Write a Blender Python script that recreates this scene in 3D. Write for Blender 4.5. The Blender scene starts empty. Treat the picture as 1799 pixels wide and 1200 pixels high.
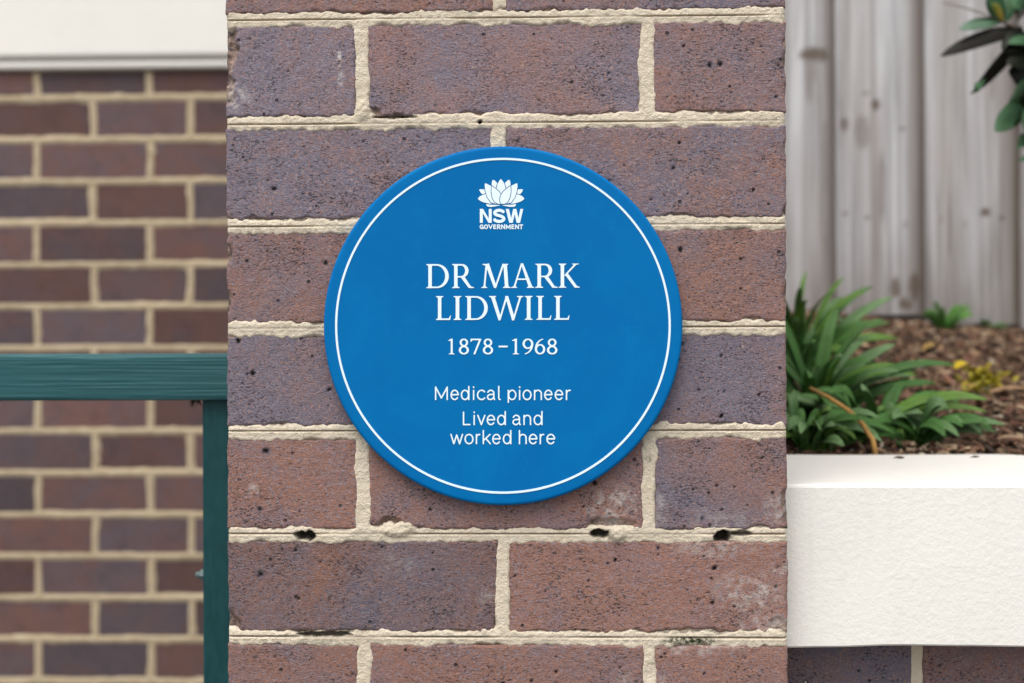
import bpy, bmesh, math, random
import numpy as np
from mathutils import Vector, Matrix

S = bpy.context.scene
C = S.collection
R = math.radians
rng = np.random.default_rng(7)
random.seed(7)

# ------------------------------------------------------------------ camera
CZ = 17 * 0.0869                      # height of the bed joint behind the plaque
CAM = np.array([0.04167, -1.19326, CZ - 0.01025])
YAW, PIT, ROL = 0.03007, -0.00089, -0.00347
FPX = 2499.0                          # focal length in photo pixels (50 mm lens)
_f = np.array([-math.sin(YAW) * math.cos(PIT), math.cos(YAW) * math.cos(PIT), math.sin(PIT)])
_r0 = np.array([math.cos(YAW), math.sin(YAW), 0.0])
_u0 = np.cross(_r0, _f)
_r = _r0 * math.cos(ROL) + _u0 * math.sin(ROL)
_u = np.cross(_r, _f)
cam = bpy.data.cameras.new('camera')
cam.sensor_width = 36.0
cam.lens = 36.0 * FPX / 1799.0
cam.clip_start = 0.05
cam.clip_end = 500
cam.dof.use_dof = True
cam.dof.focus_distance = 1.195
cam.dof.aperture_fstop = 4.6
camo = bpy.data.objects.new('camera', cam)
C.objects.link(camo)
M4 = Matrix(((_r[0], _u[0], -_f[0], CAM[0]), (_r[1], _u[1], -_f[1], CAM[1]), (_r[2], _u[2], -_f[2], CAM[2]), (0, 0, 0, 1)))
camo.matrix_world = M4
S.camera = camo

def pix(px, py, Y):
    """photo pixel -> point on the vertical plane y = Y"""
    d = _f + _r * ((px - 899.5) / FPX) + _u * ((600 - py) / FPX)
    t = (Y - CAM[1]) / d[1]
    p = CAM + d * t
    return Vector((float(p[0]), float(Y), float(p[2])))

# ------------------------------------------------------------------ world, sun, exposure
W = bpy.data.worlds.new('World')
S.world = W
W.use_nodes = True
nt = W.node_tree
nt.nodes.clear()
sky = nt.nodes.new('ShaderNodeTexSky')
sky.sky_type = 'NISHITA'
sky.sun_disc = False
sky.sun_elevation = R(63)
sky.sun_rotation = R(200)
sky.dust_density = 3.0
hs = nt.nodes.new('ShaderNodeHueSaturation')      # overcast: a nearly colourless sky
hs.inputs['Saturation'].default_value = 0.22
bg = nt.nodes.new('ShaderNodeBackground')
bg.inputs['Strength'].default_value = 0.15
out = nt.nodes.new('ShaderNodeOutputWorld')
nt.links.new(sky.outputs[0], hs.inputs['Color'])
nt.links.new(hs.outputs[0], bg.inputs['Color'])
nt.links.new(bg.outputs[0], out.inputs['Surface'])

sd = bpy.data.lights.new('sun', 'SUN')
sd.energy = 1.5
sd.angle = R(50)
sd.color = (1.0, 0.965, 0.92)
so = bpy.data.objects.new('sun', sd)
C.objects.link(so)
so.location = (-1, -3, 6)
so.rotation_euler = Vector((0.20, 0.46, -1.0)).to_track_quat('-Z', 'Y').to_euler()

S.render.engine = 'CYCLES'
S.view_settings.view_transform = 'Standard'
S.view_settings.look = 'None'
S.view_settings.gamma = 1.0
S.view_settings.exposure = 0.62

# ------------------------------------------------------------------ node helpers
class NB:
    def __init__(s, name):
        s.m = bpy.data.materials.new(name)
        s.m.use_nodes = True
        s.t = s.m.node_tree
        s.b = s.t.nodes['Principled BSDF']
        s.b.inputs['Specular IOR Level'].default_value = 0.3
    def n(s, typ, **kw):
        x = s.t.nodes.new(typ)
        for k, v in kw.items():
            setattr(x, k, v)
        return x
    def set(s, sock, v):
        if isinstance(v, bpy.types.NodeSocket):
            s.t.links.new(v, sock)
        elif isinstance(v, (tuple, list)) and len(v) == 3 and sock.type == 'RGBA':
            sock.default_value = (*v, 1)
        else:
            sock.default_value = v
    def math(s, op, a, b=0.0, clamp=False):
        x = s.n('ShaderNodeMath', operation=op)
        x.use_clamp = clamp
        s.set(x.inputs[0], a); s.set(x.inputs[1], b)
        return x.outputs[0]
    def mix(s, f, a, b, mode='MIX'):
        x = s.n('ShaderNodeMix', data_type='RGBA', blend_type=mode)
        x.clamp_factor = True
        s.set(x.inputs[0], f); s.set(x.inputs[6], a); s.set(x.inputs[7], b)
        return x.outputs[2]
    def coord(s, scale=(1, 1, 1), rand=True):
        tc = s.n('ShaderNodeTexCoord')
        mp = s.n('ShaderNodeMapping')
        s.t.links.new(tc.outputs['Object'], mp.inputs['Vector'])
        mp.inputs['Scale'].default_value = scale
        v = mp.outputs[0]
        if rand:
            oi = s.n('ShaderNodeObjectInfo')
            k = s.math('MULTIPLY', oi.outputs['Random'], 37.0)
            va = s.n('ShaderNodeVectorMath', operation='ADD')
            s.t.links.new(v, va.inputs[0])
            s.t.links.new(k, va.inputs[1])
            v = va.outputs[0]
        return v
    def noise(s, v, scale, detail=3, rough=0.55, dist=0.0):
        x = s.n('ShaderNodeTexNoise')
        s.t.links.new(v, x.inputs['Vector'])
        x.inputs['Scale'].default_value = scale
        x.inputs['Detail'].default_value = detail
        x.inputs['Roughness'].default_value = rough
        x.inputs['Distortion'].default_value = dist
        return x.outputs['Fac']
    def voro(s, v, scale, feature='F1', randomness=1.0):
        x = s.n('ShaderNodeTexVoronoi', feature=feature)
        s.t.links.new(v, x.inputs['Vector'])
        x.inputs['Scale'].default_value = scale
        x.inputs['Randomness'].default_value = randomness
        return x.outputs['Distance'], x.outputs['Color'] if feature == 'F1' else None
    def rng(s, v, a, b, lo=0.0, hi=1.0):
        x = s.n('ShaderNodeMapRange')
        s.set(x.inputs[0], v)
        x.inputs[1].default_value = a; x.inputs[2].default_value = b
        x.inputs[3].default_value = lo; x.inputs[4].default_value = hi
        return x.outputs[0]
    def attr(s, name):
        x = s.n('ShaderNodeAttribute', attribute_name=name)
        return x
    def bump(s, h, strength, dist):
        x = s.n('ShaderNodeBump')
        s.set(x.inputs['Height'], h)
        x.inputs['Strength'].default_value = strength
        x.inputs['Distance'].default_value = dist
        s.t.links.new(x.outputs[0], s.b.inputs['Normal'])
    def base(s, col, rough=0.85):
        s.set(s.b.inputs['Base Color'], col)
        s.set(s.b.inputs['Roughness'], rough)
        return s.m

def brick_material(name, purple, red, speck=True):
    k = NB(name)
    v = k.coord()
    oi = k.n('ShaderNodeObjectInfo')
    sp = k.n('ShaderNodeSeparateColor')
    k.t.links.new(oi.outputs['Color'], sp.inputs[0])
    tint, val = sp.outputs[0], sp.outputs[1]
    lo = k.noise(v, 14, 3, 0.6, 0.4)
    t = k.math('ADD', tint, k.math('MULTIPLY', k.math('SUBTRACT', lo, 0.5), 2.4))
    mid = k.noise(v, 70, 4, 0.65)
    t = k.math('ADD', t, k.math('MULTIPLY', k.math('SUBTRACT', mid, 0.5), 1.0), True)
    col = k.mix(t, purple, red)
    # fired-clay grain: orange and blue-grey flecks
    g1 = k.noise(v, 620, 2, 0.55)
    col = k.mix(k.rng(g1, 0.55, 0.66, 0, 0.60 if speck else 0.22), col, (0.45, 0.23, 0.145))
    vv = k.n('ShaderNodeVectorMath', operation='ADD'); k.t.links.new(v, vv.inputs[0]); vv.inputs[1].default_value = (3.1, 5.2, 1.7)
    g2 = k.noise(vv.outputs[0], 560, 2, 0.55)
    col = k.mix(k.rng(g2, 0.54, 0.64, 0, 0.66 if speck else 0.22), col, (0.235, 0.225, 0.268))
    # short dark drag marks and pores, denser in some zones than in others
    vs_ = k.n('ShaderNodeMapping'); k.t.links.new(v, vs_.inputs['Vector']); vs_.inputs['Scale'].default_value = (0.62, 1, 1.25)
    g3 = k.noise(vs_.outputs[0], 560, 3, 0.65, 0.8)
    zone = k.noise(v, 24, 3, 0.6)
    g3 = k.math('ADD', g3, k.rng(zone, 0.3, 0.7, -0.09, 0.06))
    col = k.mix(k.rng(g3, 0.555, 0.63, 0, 0.9), col, (0.034, 0.027, 0.031))
    h = k.math('ADD', k.math('MULTIPLY', g3, -1.0), k.math('MULTIPLY', mid, 0.5))
    if speck:
        d, c = k.voro(v, 95)
        sc = k.n('ShaderNodeSeparateColor'); k.t.links.new(c, sc.inputs[0])
        spot = k.math('MULTIPLY', k.rng(d, 0.10, 0.17, 1, 0), k.math('GREATER_THAN', sc.outputs[0], 0.88))
        col = k.mix(k.math('MULTIPLY', spot, 0.85), col, (0.012, 0.011, 0.013))
        pale = k.math('MULTIPLY', k.rng(d, 0.07, 0.13, 1, 0), k.math('LESS_THAN', sc.outputs[0], 0.10))
        col = k.mix(k.math('MULTIPLY', pale, 0.6), col, (0.50, 0.36, 0.25))
        pit = k.attr('pit').outputs['Fac']
        col = k.mix(k.math('MULTIPLY', k.attr('halo').outputs['Fac'], 0.75), col, (0.085, 0.090, 0.125))
        col = k.mix(pit, col, (0.010, 0.009, 0.010))
        chip = k.attr('chip').outputs['Fac']
        cn = k.noise(v, 160, 4, 0.7)
        chipc = k.mix(k.rng(cn, 0.38, 0.62), (0.07, 0.055, 0.05), (0.38, 0.26, 0.20))
        col = k.mix(k.math('MULTIPLY', chip, 0.9), col, chipc)
        # lime bloom in patches
        eff = k.attr('lime').outputs['Fac']
        en = k.noise(v, 110, 5, 0.75)
        col = k.mix(k.math('MULTIPLY', eff, k.rng(en, 0.44, 0.68, 0, 0.85)), col, (0.55, 0.51, 0.48))
        h = k.math('SUBTRACT', h, k.math('MULTIPLY', spot, 1.2))
    col = k.mix(1.0, col, k.rng(val, 0, 1, 0.62, 1.38), 'MULTIPLY')
    k.bump(h, 0.9, 0.0016)
    return k.base(col, 0.82)

def mortar_material(name, c1, c2, dirt):
    k = NB(name)
    v = k.coord(rand=False)
    a = k.noise(v, 45, 4, 0.65)
    b = k.noise(v, 500, 3, 0.6)
    col = k.mix(k.rng(a, 0.3, 0.7), c1, c2)
    col = k.mix(k.rng(b, 0.54, 0.72, 0, 0.30), col, dirt)
    e = k.noise(v, 9, 4, 0.7)
    col = k.mix(k.rng(e, 0.54, 0.75, 0, 0.40), col, dirt)
    gr = k.attr('grime').outputs['Fac']
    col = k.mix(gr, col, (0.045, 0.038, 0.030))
    ms = k.attr('moss').outputs['Fac']
    mn = k.noise(v, 300, 3, 0.7)
    col = k.mix(k.math('MULTIPLY', ms, k.rng(mn, 0.35, 0.55)), col, (0.022, 0.032, 0.010))
    k.bump(k.math('ADD', b, k.math('MULTIPLY', k.noise(v, 1100, 2, 0.6), 0.8)), 0.9, 0.0016)
    return k.base(col, 0.95)

MAT = {}
MAT['brick'] = brick_material('pillar_brick_clay', (0.166, 0.143, 0.180), (0.268, 0.140, 0.110))
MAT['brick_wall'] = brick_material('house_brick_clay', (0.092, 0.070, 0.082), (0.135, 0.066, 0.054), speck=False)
MAT['mortar'] = mortar_material('pillar_mortar', (0.73, 0.640, 0.505), (0.62, 0.530, 0.40), (0.40, 0.345, 0.255))
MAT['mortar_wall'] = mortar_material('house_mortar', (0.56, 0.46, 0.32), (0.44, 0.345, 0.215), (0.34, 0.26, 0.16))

def simple(name, col, rough=0.6, var=0.0, nscale=20, bump=None, spec=0.3, stretch=(1, 1, 1)):
    k = NB(name)
    v = k.coord(stretch)
    n = k.noise(v, nscale, 4, 0.6)
    c2 = tuple(x * (1 - var) for x in col)
    colr = k.mix(k.rng(n, 0.35, 0.65), col, c2)
    if bump:
        bn = k.noise(v, bump[0], 4, 0.6)
        k.bump(bn, bump[1], bump[2])
    k.b.inputs['Specular IOR Level'].default_value = spec
    return k.base(colr, rough)

# cream painted render, stippled, with small dark flecks
def render_paint(name, col):
    k = NB(name)
    v = k.coord(rand=False)
    n = k.noise(v, 6, 4, 0.6)
    c = k.mix(k.rng(n, 0.4, 0.75, 0, 0.5), col, tuple(x * 0.93 for x in col))
    d, cc = k.voro(v, 38)
    sc = k.n('ShaderNodeSeparateColor'); k.t.links.new(cc, sc.inputs[0])
    fl = k.math('MULTIPLY', k.rng(d, 0.035, 0.06, 1, 0), k.math('GREATER_THAN', sc.outputs[0], 0.80))
    c = k.mix(fl, c, (0.10, 0.08, 0.06))
    n2 = k.noise(v, 15, 5, 0.75)
    c = k.mix(k.rng(n2, 0.60, 0.80, 0, 0.35), c, (0.52, 0.49, 0.43))
    vst = k.n('ShaderNodeMapping'); k.t.links.new(v, vst.inputs['Vector']); vst.inputs['Scale'].default_value = (60, 60, 2.2)
    ns = k.noise(vst.outputs[0], 1.0, 3, 0.6)
    c = k.mix(k.math('MULTIPLY', k.rng(ns, 0.56, 0.78, 0, 0.30), k.rng(n, 0.35, 0.6)), c, (0.55, 0.52, 0.46))
    b1 = k.noise(v, 170, 3, 0.6)
    b2 = k.noise(v, 480, 2, 0.5)
    k.bump(k.math('ADD', b1, k.math('MULTIPLY', b2, 0.5)), 0.25, 0.0022)
    return k.base(c, 0.6)
MAT['cream'] = render_paint('cream_masonry_paint', (0.765, 0.74, 0.685))
MAT['cream_smooth'] = simple('cream_trim_paint', (0.775, 0.748, 0.69), 0.5, 0.04, 5, (40, 0.3, 0.002))
MAT['white_print'] = simple('white_print', (0.74, 0.86, 0.90), 0.4, 0.03, 60)

def blue_enamel():
    k = NB('blue_enamel')
    v = k.coord(rand=False)
    n = k.noise(v, 9, 5, 0.65, 0.6)
    c = k.mix(k.rng(n, 0.4, 0.75), (0.0, 0.126, 0.365), (0.0, 0.156, 0.405))
    n2 = k.noise(v, 60, 4, 0.7)
    c = k.mix(k.rng(n2, 0.55, 0.85, 0, 0.35), c, (0.003, 0.19, 0.45))
    k.b.inputs['Specular IOR Level'].default_value = 0.07
    k.bump(k.noise(v, 120, 3, 0.5), 0.10, 0.001)
    return k.base(c, k.rng(n2, 0.3, 0.7, 0.5, 0.65))
MAT['blue'] = blue_enamel()

def green_wood(name, grain):
    k = NB(name)
    v = k.coord((6, 300, 340) if grain else (160, 160, 40), rand=False)
    n = k.noise(v, 1.0, 3, 0.6)
    c = k.mix(k.rng(n, 0.3, 0.75), (0.010, 0.062, 0.068), (0.030, 0.118, 0.130) if grain else (0.004, 0.040, 0.044))
    if grain:
        c = k.mix(k.rng(n, 0.58, 0.80, 0, 0.6), c, (0.15, 0.28, 0.30))
    k.b.inputs['Specular IOR Level'].default_value = 0.22
    k.bump(n, 1.0 if grain else 0.35, 0.0016 if grain else 0.001)
    return k.base(c, 0.5)
MAT['green_rail'] = green_wood('green_painted_timber', True)
MAT['green_post'] = green_wood('green_painted_steel', False)

def paling_material():
    k = NB('weathered_paling')
    v = k.coord((45, 45, 1.6))
    n = k.noise(v, 1.0, 5, 0.65, 0.5)
    v2 = k.coord((9, 9, 0.9))
    n2 = k.noise(v2, 1.0, 3, 0.6, 0.3)
    c = k.mix(k.rng(n, 0.34, 0.66), (0.60, 0.595, 0.61), (0.27, 0.255, 0.25))
    c = k.mix(k.rng(n2, 0.42, 0.75, 0, 0.8), c, (0.31, 0.27, 0.235))
    kn_shade = k.attr('knot_shade').outputs['Fac']  # one mask: knots, stains and the painted shade at the laps
    c = k.mix(k.math('MULTIPLY', kn_shade, k.rng(n, 0.2, 0.6, 1.0, 0.75)), c, (0.095, 0.058, 0.032))
    k.bump(n, 0.5, 0.004)
    return k.base(c, 0.9)
MAT['paling'] = paling_material()
MAT['fence_rail'] = simple('weathered_hardwood', (0.22, 0.18, 0.15), 0.9, 0.4, 10)

def attr_material(name, attr, rough=0.8, spec=0.25, nscale=60, var=0.35, transl=0.0):
    k = NB(name)
    v = k.coord()
    n = k.noise(v, nscale, 3, 0.6)
    a = k.attr(attr).outputs['Color']
    c = k.mix(1.0, a, k.rng(n, 0.3, 0.7, 1 - var, 1 + var), 'MULTIPLY')
    k.b.inputs['Specular IOR Level'].default_value = spec
    k.base(c, rough)
    if transl:
        tr = k.n('ShaderNodeBsdfTranslucent')
        k.t.links.new(c, tr.inputs['Color'])
        mx = k.n('ShaderNodeMixShader')
        mx.inputs[0].default_value = transl
        k.t.links.new(k.b.outputs[0], mx.inputs[1]); k.t.links.new(tr.outputs[0], mx.inputs[2])
        k.t.links.new(mx.outputs[0], k.t.nodes['Material Output'].inputs['Surface'])
    return k.m
MAT['litter'] = attr_material('bark_and_leaf_litter', 'tone', 0.85)
MAT['leaf'] = attr_material('strap_leaf', 'tone', 0.52, 0.28, 30, 0.18, 0.3)
MAT['soil'] = simple('garden_soil', (0.085, 0.052, 0.034), 0.95, 0.6, 45, (150, 0.9, 0.01))
MAT['stem'] = simple('woody_stem', (0.10, 0.075, 0.05), 0.9, 0.4, 60)
MAT['paving'] = simple('concrete_paving', (0.15, 0.145, 0.135), 0.9, 0.25, 3, (200, 0.5, 0.003))
MAT['steel'] = simple('dull_painted_steel', (0.12, 0.17, 0.18), 0.45, 0.3, 80)

# ------------------------------------------------------------------ mesh helpers
def mesh_np(name, V, F, smooth=False):
    """V (n,3) array, F list of (m,k) int arrays of equal k each, or list of tuples"""
    me = bpy.data.meshes.new(name)
    if isinstance(F, np.ndarray):
        F = [F]
    loops = []; starts = []; tot = []
    off = 0
    for f in F:
        f = np.asarray(f, dtype=np.int32)
        if f.size == 0: continue
        m, kk = f.shape
        loops.append(f.ravel())
        starts.append(np.arange(m) * kk + off)
        tot.append(np.full(m, kk))
        off += m * kk
    loops = np.concatenate(loops); starts = np.concatenate(starts); tot = np.concatenate(tot)
    me.vertices.add(len(V)); me.vertices.foreach_set('co', np.asarray(V, dtype=np.float32).ravel())
    me.loops.add(len(loops)); me.loops.foreach_set('vertex_index', loops.astype(np.int32))
    me.polygons.add(len(starts)); me.polygons.foreach_set('loop_start', starts.astype(np.int32))
    me.polygons.foreach_set('loop_total', tot.astype(np.int32))
    me.polygons.foreach_set('use_smooth', np.full(len(starts), bool(smooth)))
    me.update(calc_edges=True)
    me.validate()
    return me

def fattr(me, name, arr):
    a = me.attributes.new(name, 'FLOAT', 'POINT')
    a.data.foreach_set('value', np.asarray(arr, dtype=np.float32).ravel())
def cattr(me, name, arr):
    a = me.attributes.new(name, 'FLOAT_COLOR', 'POINT')
    arr = np.asarray(arr, dtype=np.float32)
    if arr.shape[1] == 3:
        arr = np.concatenate([arr, np.ones((len(arr), 1), np.float32)], 1)
    a.data.foreach_set('color', arr.ravel())

def obj(name, me, mat=None, parent=None, loc=(0, 0, 0), rot=None, color=None):
    o = bpy.data.objects.new(name, me)
    C.objects.link(o)
    if mat is not None and me is not None and len(me.materials) == 0:
        me.materials.append(mat)
    o.parent = parent
    o.location = loc
    if rot is not None: o.rotation_euler = rot
    if color is not None: o.color = color
    return o
def tag(o, label=None, cat=None, group=None, kind=None):
    if label: o['label'] = label
    if cat: o['category'] = cat
    if group: o['group'] = group
    if kind: o['kind'] = kind
    return o
def empty(name, loc=(0, 0, 0)):
    o = bpy.data.objects.new(name, None)
    o.empty_display_size = 0.05
    C.objects.link(o)
    o.location = loc
    return o

def box_mesh(name, lo, hi, bevel=0.0, seg=2):
    bm = bmesh.new()
    bmesh.ops.create_cube(bm, size=1.0)
    for v in bm.verts:
        v.co = Vector([lo[i] + (v.co[i] + 0.5) * (hi[i] - lo[i]) for i in range(3)])
    if bevel > 0:
        bmesh.ops.bevel(bm, geom=bm.edges[:], offset=bevel, segments=seg, affect='EDGES', profile=0.6)
    me = bpy.data.meshes.new(name)
    bm.to_mesh(me); bm.free()
    return me

# smooth value noise in numpy
class VNoise:
    def __init__(s, seed, n=64):
        s.g = np.random.default_rng(seed).random((n, n)); s.n = n
    def __call__(s, x, y):
        xi = np.floor(x).astype(int); yi = np.floor(y).astype(int)
        fx = x - xi; fy = y - yi
        fx = fx * fx * (3 - 2 * fx); fy = fy * fy * (3 - 2 * fy)
        n = s.n
        a = s.g[xi % n, yi % n]; b = s.g[(xi + 1) % n, yi % n]
        c = s.g[xi % n, (yi + 1) % n]; d = s.g[(xi + 1) % n, (yi + 1) % n]
        return (a * (1 - fx) + b * fx) * (1 - fy) + (c * (1 - fx) + d * fx) * fy
def fbm(vn, x, y, oct=3):
    t = 0; amp = 0.5; tot = 0
    for i in range(oct):
        t = t + vn(x + 17.3 * i, y + 5.1 * i) * amp; tot += amp
        x = x * 2.03; y = y * 2.03; amp *= 0.5
    return t / tot

# ------------------------------------------------------------------ ground
g = obj('ground', mesh_np('ground', np.array([(-150, -150, 0), (150, -150, 0), (150, 150, 0), (-150, 150, 0)], float), np.array([[0, 1, 2, 3]])), MAT['paving'])
tag(g, kind='structure')

# ------------------------------------------------------------------ brick pillar
PITCH = 0.0869; BH = 0.0765; HALF = 0.235; NROW = 27
pillar = empty('brick_pillar', (0, 0, 0))
tag(pillar, 'brick pillar of mottled purple and red bricks carrying the round blue plaque', 'pillar')
def jz(k):                       # photo joint index (0 = topmost in view) -> height
    return CZ + (3 - k) * PITCH

def hires_brick(w, h, d, seed, chips=(), limes=(), pits=(), res=0.0012):
    """front face in the XZ plane at y=0 centred on origin, body going to +y"""
    r = np.random.default_rng(seed)
    nx = int(w / res); nz = int(h / res)
    xs = np.linspace(-w / 2, w / 2, nx); zs = np.linspace(-h / 2, h / 2, nz)
    X, Z = np.meshgrid(xs, zs, indexing='ij')
    vn = VNoise(seed + 11); vn2 = VNoise(seed + 23)
    ed = np.minimum(np.minimum(X + w / 2, w / 2 - X), np.minimum(Z + h / 2, h / 2 - Z))
    edn = ed + (fbm(vn, X * 160 + 50, Z * 160 + 50, 3) - 0.5) * 0.0035
    rad = 0.0019
    q = np.clip(1 - edn / rad, 0, 1)
    Y = rad * (1 - np.sqrt(np.clip(1 - q * q, 0, 1))) * 0.8
    Y += (fbm(vn2, X * 25 + 9, Z * 25 + 9, 3) - 0.5) * 0.0011
    Y += (fbm(vn, X * 330 + 9, Z * 330 + 9, 2) - 0.5) * 0.0007
    pit = np.zeros_like(X); halo = np.zeros_like(X); chip = np.zeros_like(X); lime = np.zeros_like(X)
    npit = int(r.integers(3, 18) * w / 0.23) + 1
    allp = [(r.uniform(-w / 2 + .004, w / 2 - .004), r.uniform(-h / 2 + .004, h / 2 - .004), r.choice([0.0008, 0.0011, 0.0015, 0.0021], p=[.42, .32, .18, .08])) for _ in range(npit)] + list(pits)
    for (px_, pz_, pr) in allp:
        ang = r.uniform(0, 3.14); e = r.uniform(0.6, 1.0)
        dx = (X - px_) * math.cos(ang) + (Z - pz_) * math.sin(ang); dz = -(X - px_) * math.sin(ang) + (Z - pz_) * math.cos(ang)
        dd = np.hypot(dx, dz / e) / pr + (vn(X * 700 + 3, Z * 700 + 3) - 0.5) * 0.9
        m = np.clip(1.35 - dd, 0, 1)
        pit = np.maximum(pit, np.clip(m * 1.6, 0, 1)); Y += m * 0.0022
        if r.random() < .45: halo = np.maximum(halo, np.clip(1.6 - dd * .55, 0, 1) * r.uniform(.4, 1))
    chips = list(chips)
    for _ in range(int(r.integers(4, 9) * (w / .23 + .3))):       # knocked arrises
        side = r.random()
        if side < .5: cx, cz, rx, rz = r.uniform(-w / 2, w / 2), -h / 2, r.uniform(.003, .016), r.uniform(.0014, .0034)
        elif side < .72: cx, cz, rx, rz = r.uniform(-w / 2, w / 2), h / 2, r.uniform(.003, .010), r.uniform(.0012, .0028)
        else: cx, cz, rx, rz = r.choice([-1, 1]) * w / 2, r.uniform(-h / 2, h / 2), r.uniform(.0014, .0034), r.uniform(.003, .010)
        chips.append((cx, cz, rx, rz, r.uniform(.0012, .0030)))
    for (cx, cz, rx, rz, dep) in chips:
        dd = np.hypot((X - cx) / rx, (Z - cz) / rz) + (fbm(vn2, X * 120 + 31, Z * 120 + 31, 3) - 0.5) * 0.9
        m = np.clip((1 - dd) * 3.5, 0, 1)
        chip = np.maximum(chip, m)
        Y += m * dep * (0.6 + 0.8 * fbm(vn, X * 260 + 3, Z * 260 + 7, 3))
    for (cx, cz, rx, rz, st) in limes:
        dd = np.hypot((X - cx) / rx, (Z - cz) / rz)
        lime = np.maximum(lime, np.clip((1 - dd) * 2, 0, 1) * st)
    # uneven outline
    jx = (fbm(vn2, X * 0 + 4 + np.sign(X), Z * 110 + 40, 3) - 0.5) * 0.0020
    jzv = (fbm(vn2, X * 110 + 60, Z * 0 + 4 + np.sign(Z), 3) - 0.5) * 0.0020
    kx = np.clip(1 - (w / 2 - np.abs(X)) / 0.004, 0, 1); kz = np.clip(1 - (h / 2 - np.abs(Z)) / 0.004, 0, 1)
    Xo = X + jx * kx; Zo = Z + jzv * kz
    V = np.stack([Xo, Y, Zo], -1).reshape(-1, 3)
    idx = np.arange(nx * nz).reshape(nx, nz)
    F4 = np.stack([idx[:-1, :-1], idx[1:, :-1], idx[1:, 1:], idx[:-1, 1:]], -1).reshape(-1, 4)
    loop = np.concatenate([idx[:-1, 0], idx[-1, :-1], idx[:0:-1, -1], idx[0, :0:-1]])
    n0 = len(V)
    B = V[loop].copy(); B[:, 1] = d
    V = np.concatenate([V, B])
    nl = len(loop); bi = np.arange(nl) + n0
    Fs = np.stack([loop, bi, np.roll(bi, -1), np.roll(loop, -1)], -1)
    Fb = bi[None, ::-1]
    me = mesh_np('brick', V, [F4, Fs, Fb])
    # smooth only the front grid
    sm = np.zeros(len(me.polygons), dtype=bool); sm[:len(F4)] = True
    me.polygons.foreach_set('use_smooth', sm)
    pad = np.zeros(nl)
    fattr(me, 'pit', np.concatenate([pit.ravel(), pad])); fattr(me, 'halo', np.concatenate([halo.ravel(), pad])); fattr(me, 'chip', np.concatenate([chip.ravel(), pad])); fattr(me, 'lime', np.concatenate([lime.ravel(), pad]))
    return me

lowcache = {}
def low_brick(w, d, h, var=0):
    key = (round(w, 4), round(d, 4), round(h, 4), var)
    if key not in lowcache:
        bm = bmesh.new()
        bmesh.ops.create_cube(bm, size=1.0)
        r = random.Random(hash(key) & 0xffff)
        for v in bm.verts:
            v.co = Vector((v.co.x * (w + r.uniform(-.0015, .0012)), v.co.y * d, v.co.z * (h + r.uniform(-.0015, .0012))))
        bmesh.ops.bevel(bm, geom=bm.edges[:], offset=0.0028, segments=1, affect='EDGES')
        me = bpy.data.meshes.new('brick'); bm.to_mesh(me); bm.free()
        lowcache[key] = me
    return lowcache[key]

def place_low(parent, cx, cy, cz, w, d, h, mat, tint=None, val=None, var=None):
    me = low_brick(w, d, h, random.randrange(5) if var is None else var)
    return obj('brick', me, mat, parent, (cx, cy, cz), (0, random.uniform(-.003, .003), 0), (tint if tint is not None else random.uniform(0, 1), val if val is not None else random.uniform(.25, .65), 0, 1))

# features of single bricks, in brick-local metres
TINT = {0: (.72, .35), 1: (.05, .38, .55), 2: (.08, .40), 3: (.48, .5, .66), 4: (.02, .18), 5: (.85, .80, .34), 6: (.52, 1.0), 7: (.70, .92, .95), -1: (.4, .3, .5), 8: (.7, .5)}
VAL = {0: (.45, .45), 1: (.60, .60, .50), 2: (.52, .46), 3: (.42, .42, .42), 4: (.45, .43), 5: (.46, .48, .40), 6: (.20, .52), 7: (.36, .40, .46), -1: (.5, .5, .5), 8: (.5, .5)}
FEAT = {
    (1, 0): dict(chips=[(-.055, .018, .010, .030, .005), (-.055, -.016, .008, .018, .0025)], limes=[(-.045, -.022, .014, .016, .7), (.041, .010, .0022, .010, 1.6), (.042, -.006, .0028, .008, 1.6)]),
    (1, 1): dict(chips=[(-.113, -.037, .010, .005, .004), (.0, -.041, .10, .004, .0015)]),
    (1, 2): dict(chips=[(.056, .004, .004, .012, .004)], pits=[(-.008, .002, .0022)]),
    (3, 0): dict(chips=[(-.055, .020, .006, .008, .003), (-.055, -.02, .004, .012, .002)]),
    (3, 2): dict(chips=[(.056, -.016, .004, .018, .003)]),
    (4, 0): dict(limes=[(-.117, -.02, .002, .014, 1.5)]),
    (5, 0): dict(limes=[(-.033, -.006, .006, .008, 1.0)], chips=[(0, -.041, .05, .004, .0015)]),
    (5, 1): dict(chips=[(-.095, -.040, .020, .010, .005), (.085, -.037, .022, .009, .003)], limes=[(-.07, .001, .0016, .010, 1.8), (.09, -.018, .026, .022, .9)]),
    (5, 2): dict(chips=[(.055, -.02, .005, .015, .003)], limes=[(.045, -.020, .012, .018, .9), (.0, -.030, .03, .012, .6), (-.05, -.022, .008, .02, .6)]),
    (6, 0): dict(chips=[(-.114, -.030, .010, .012, .004), (-.02, -.041, .07, .005, .002)], limes=[(.03, .018, .02, .015, .4), (.105, -.008, .01, .008, .8)]),
    (6, 1): dict(limes=[(.085, -.004, .035, .022, .9), (.100, -.030, .03, .010, .9), (.11, .018, .01, .012, .9), (.055, .032, .04, .010, .6)], chips=[(.04, -.040, .03, .006, .003), (.108, -.034, .010, .010, .002)]),
    (7, 1): dict(limes=[(.10, .0, .02, .02, .6)]),
    (7, 2): dict(limes=[(-.02, .036, .05, .008, .8), (-.05, -.01, .01, .03, .7)]),
}
PERP = {}      # row -> perpend centre positions on the front
rows_by_k = {}
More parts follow.
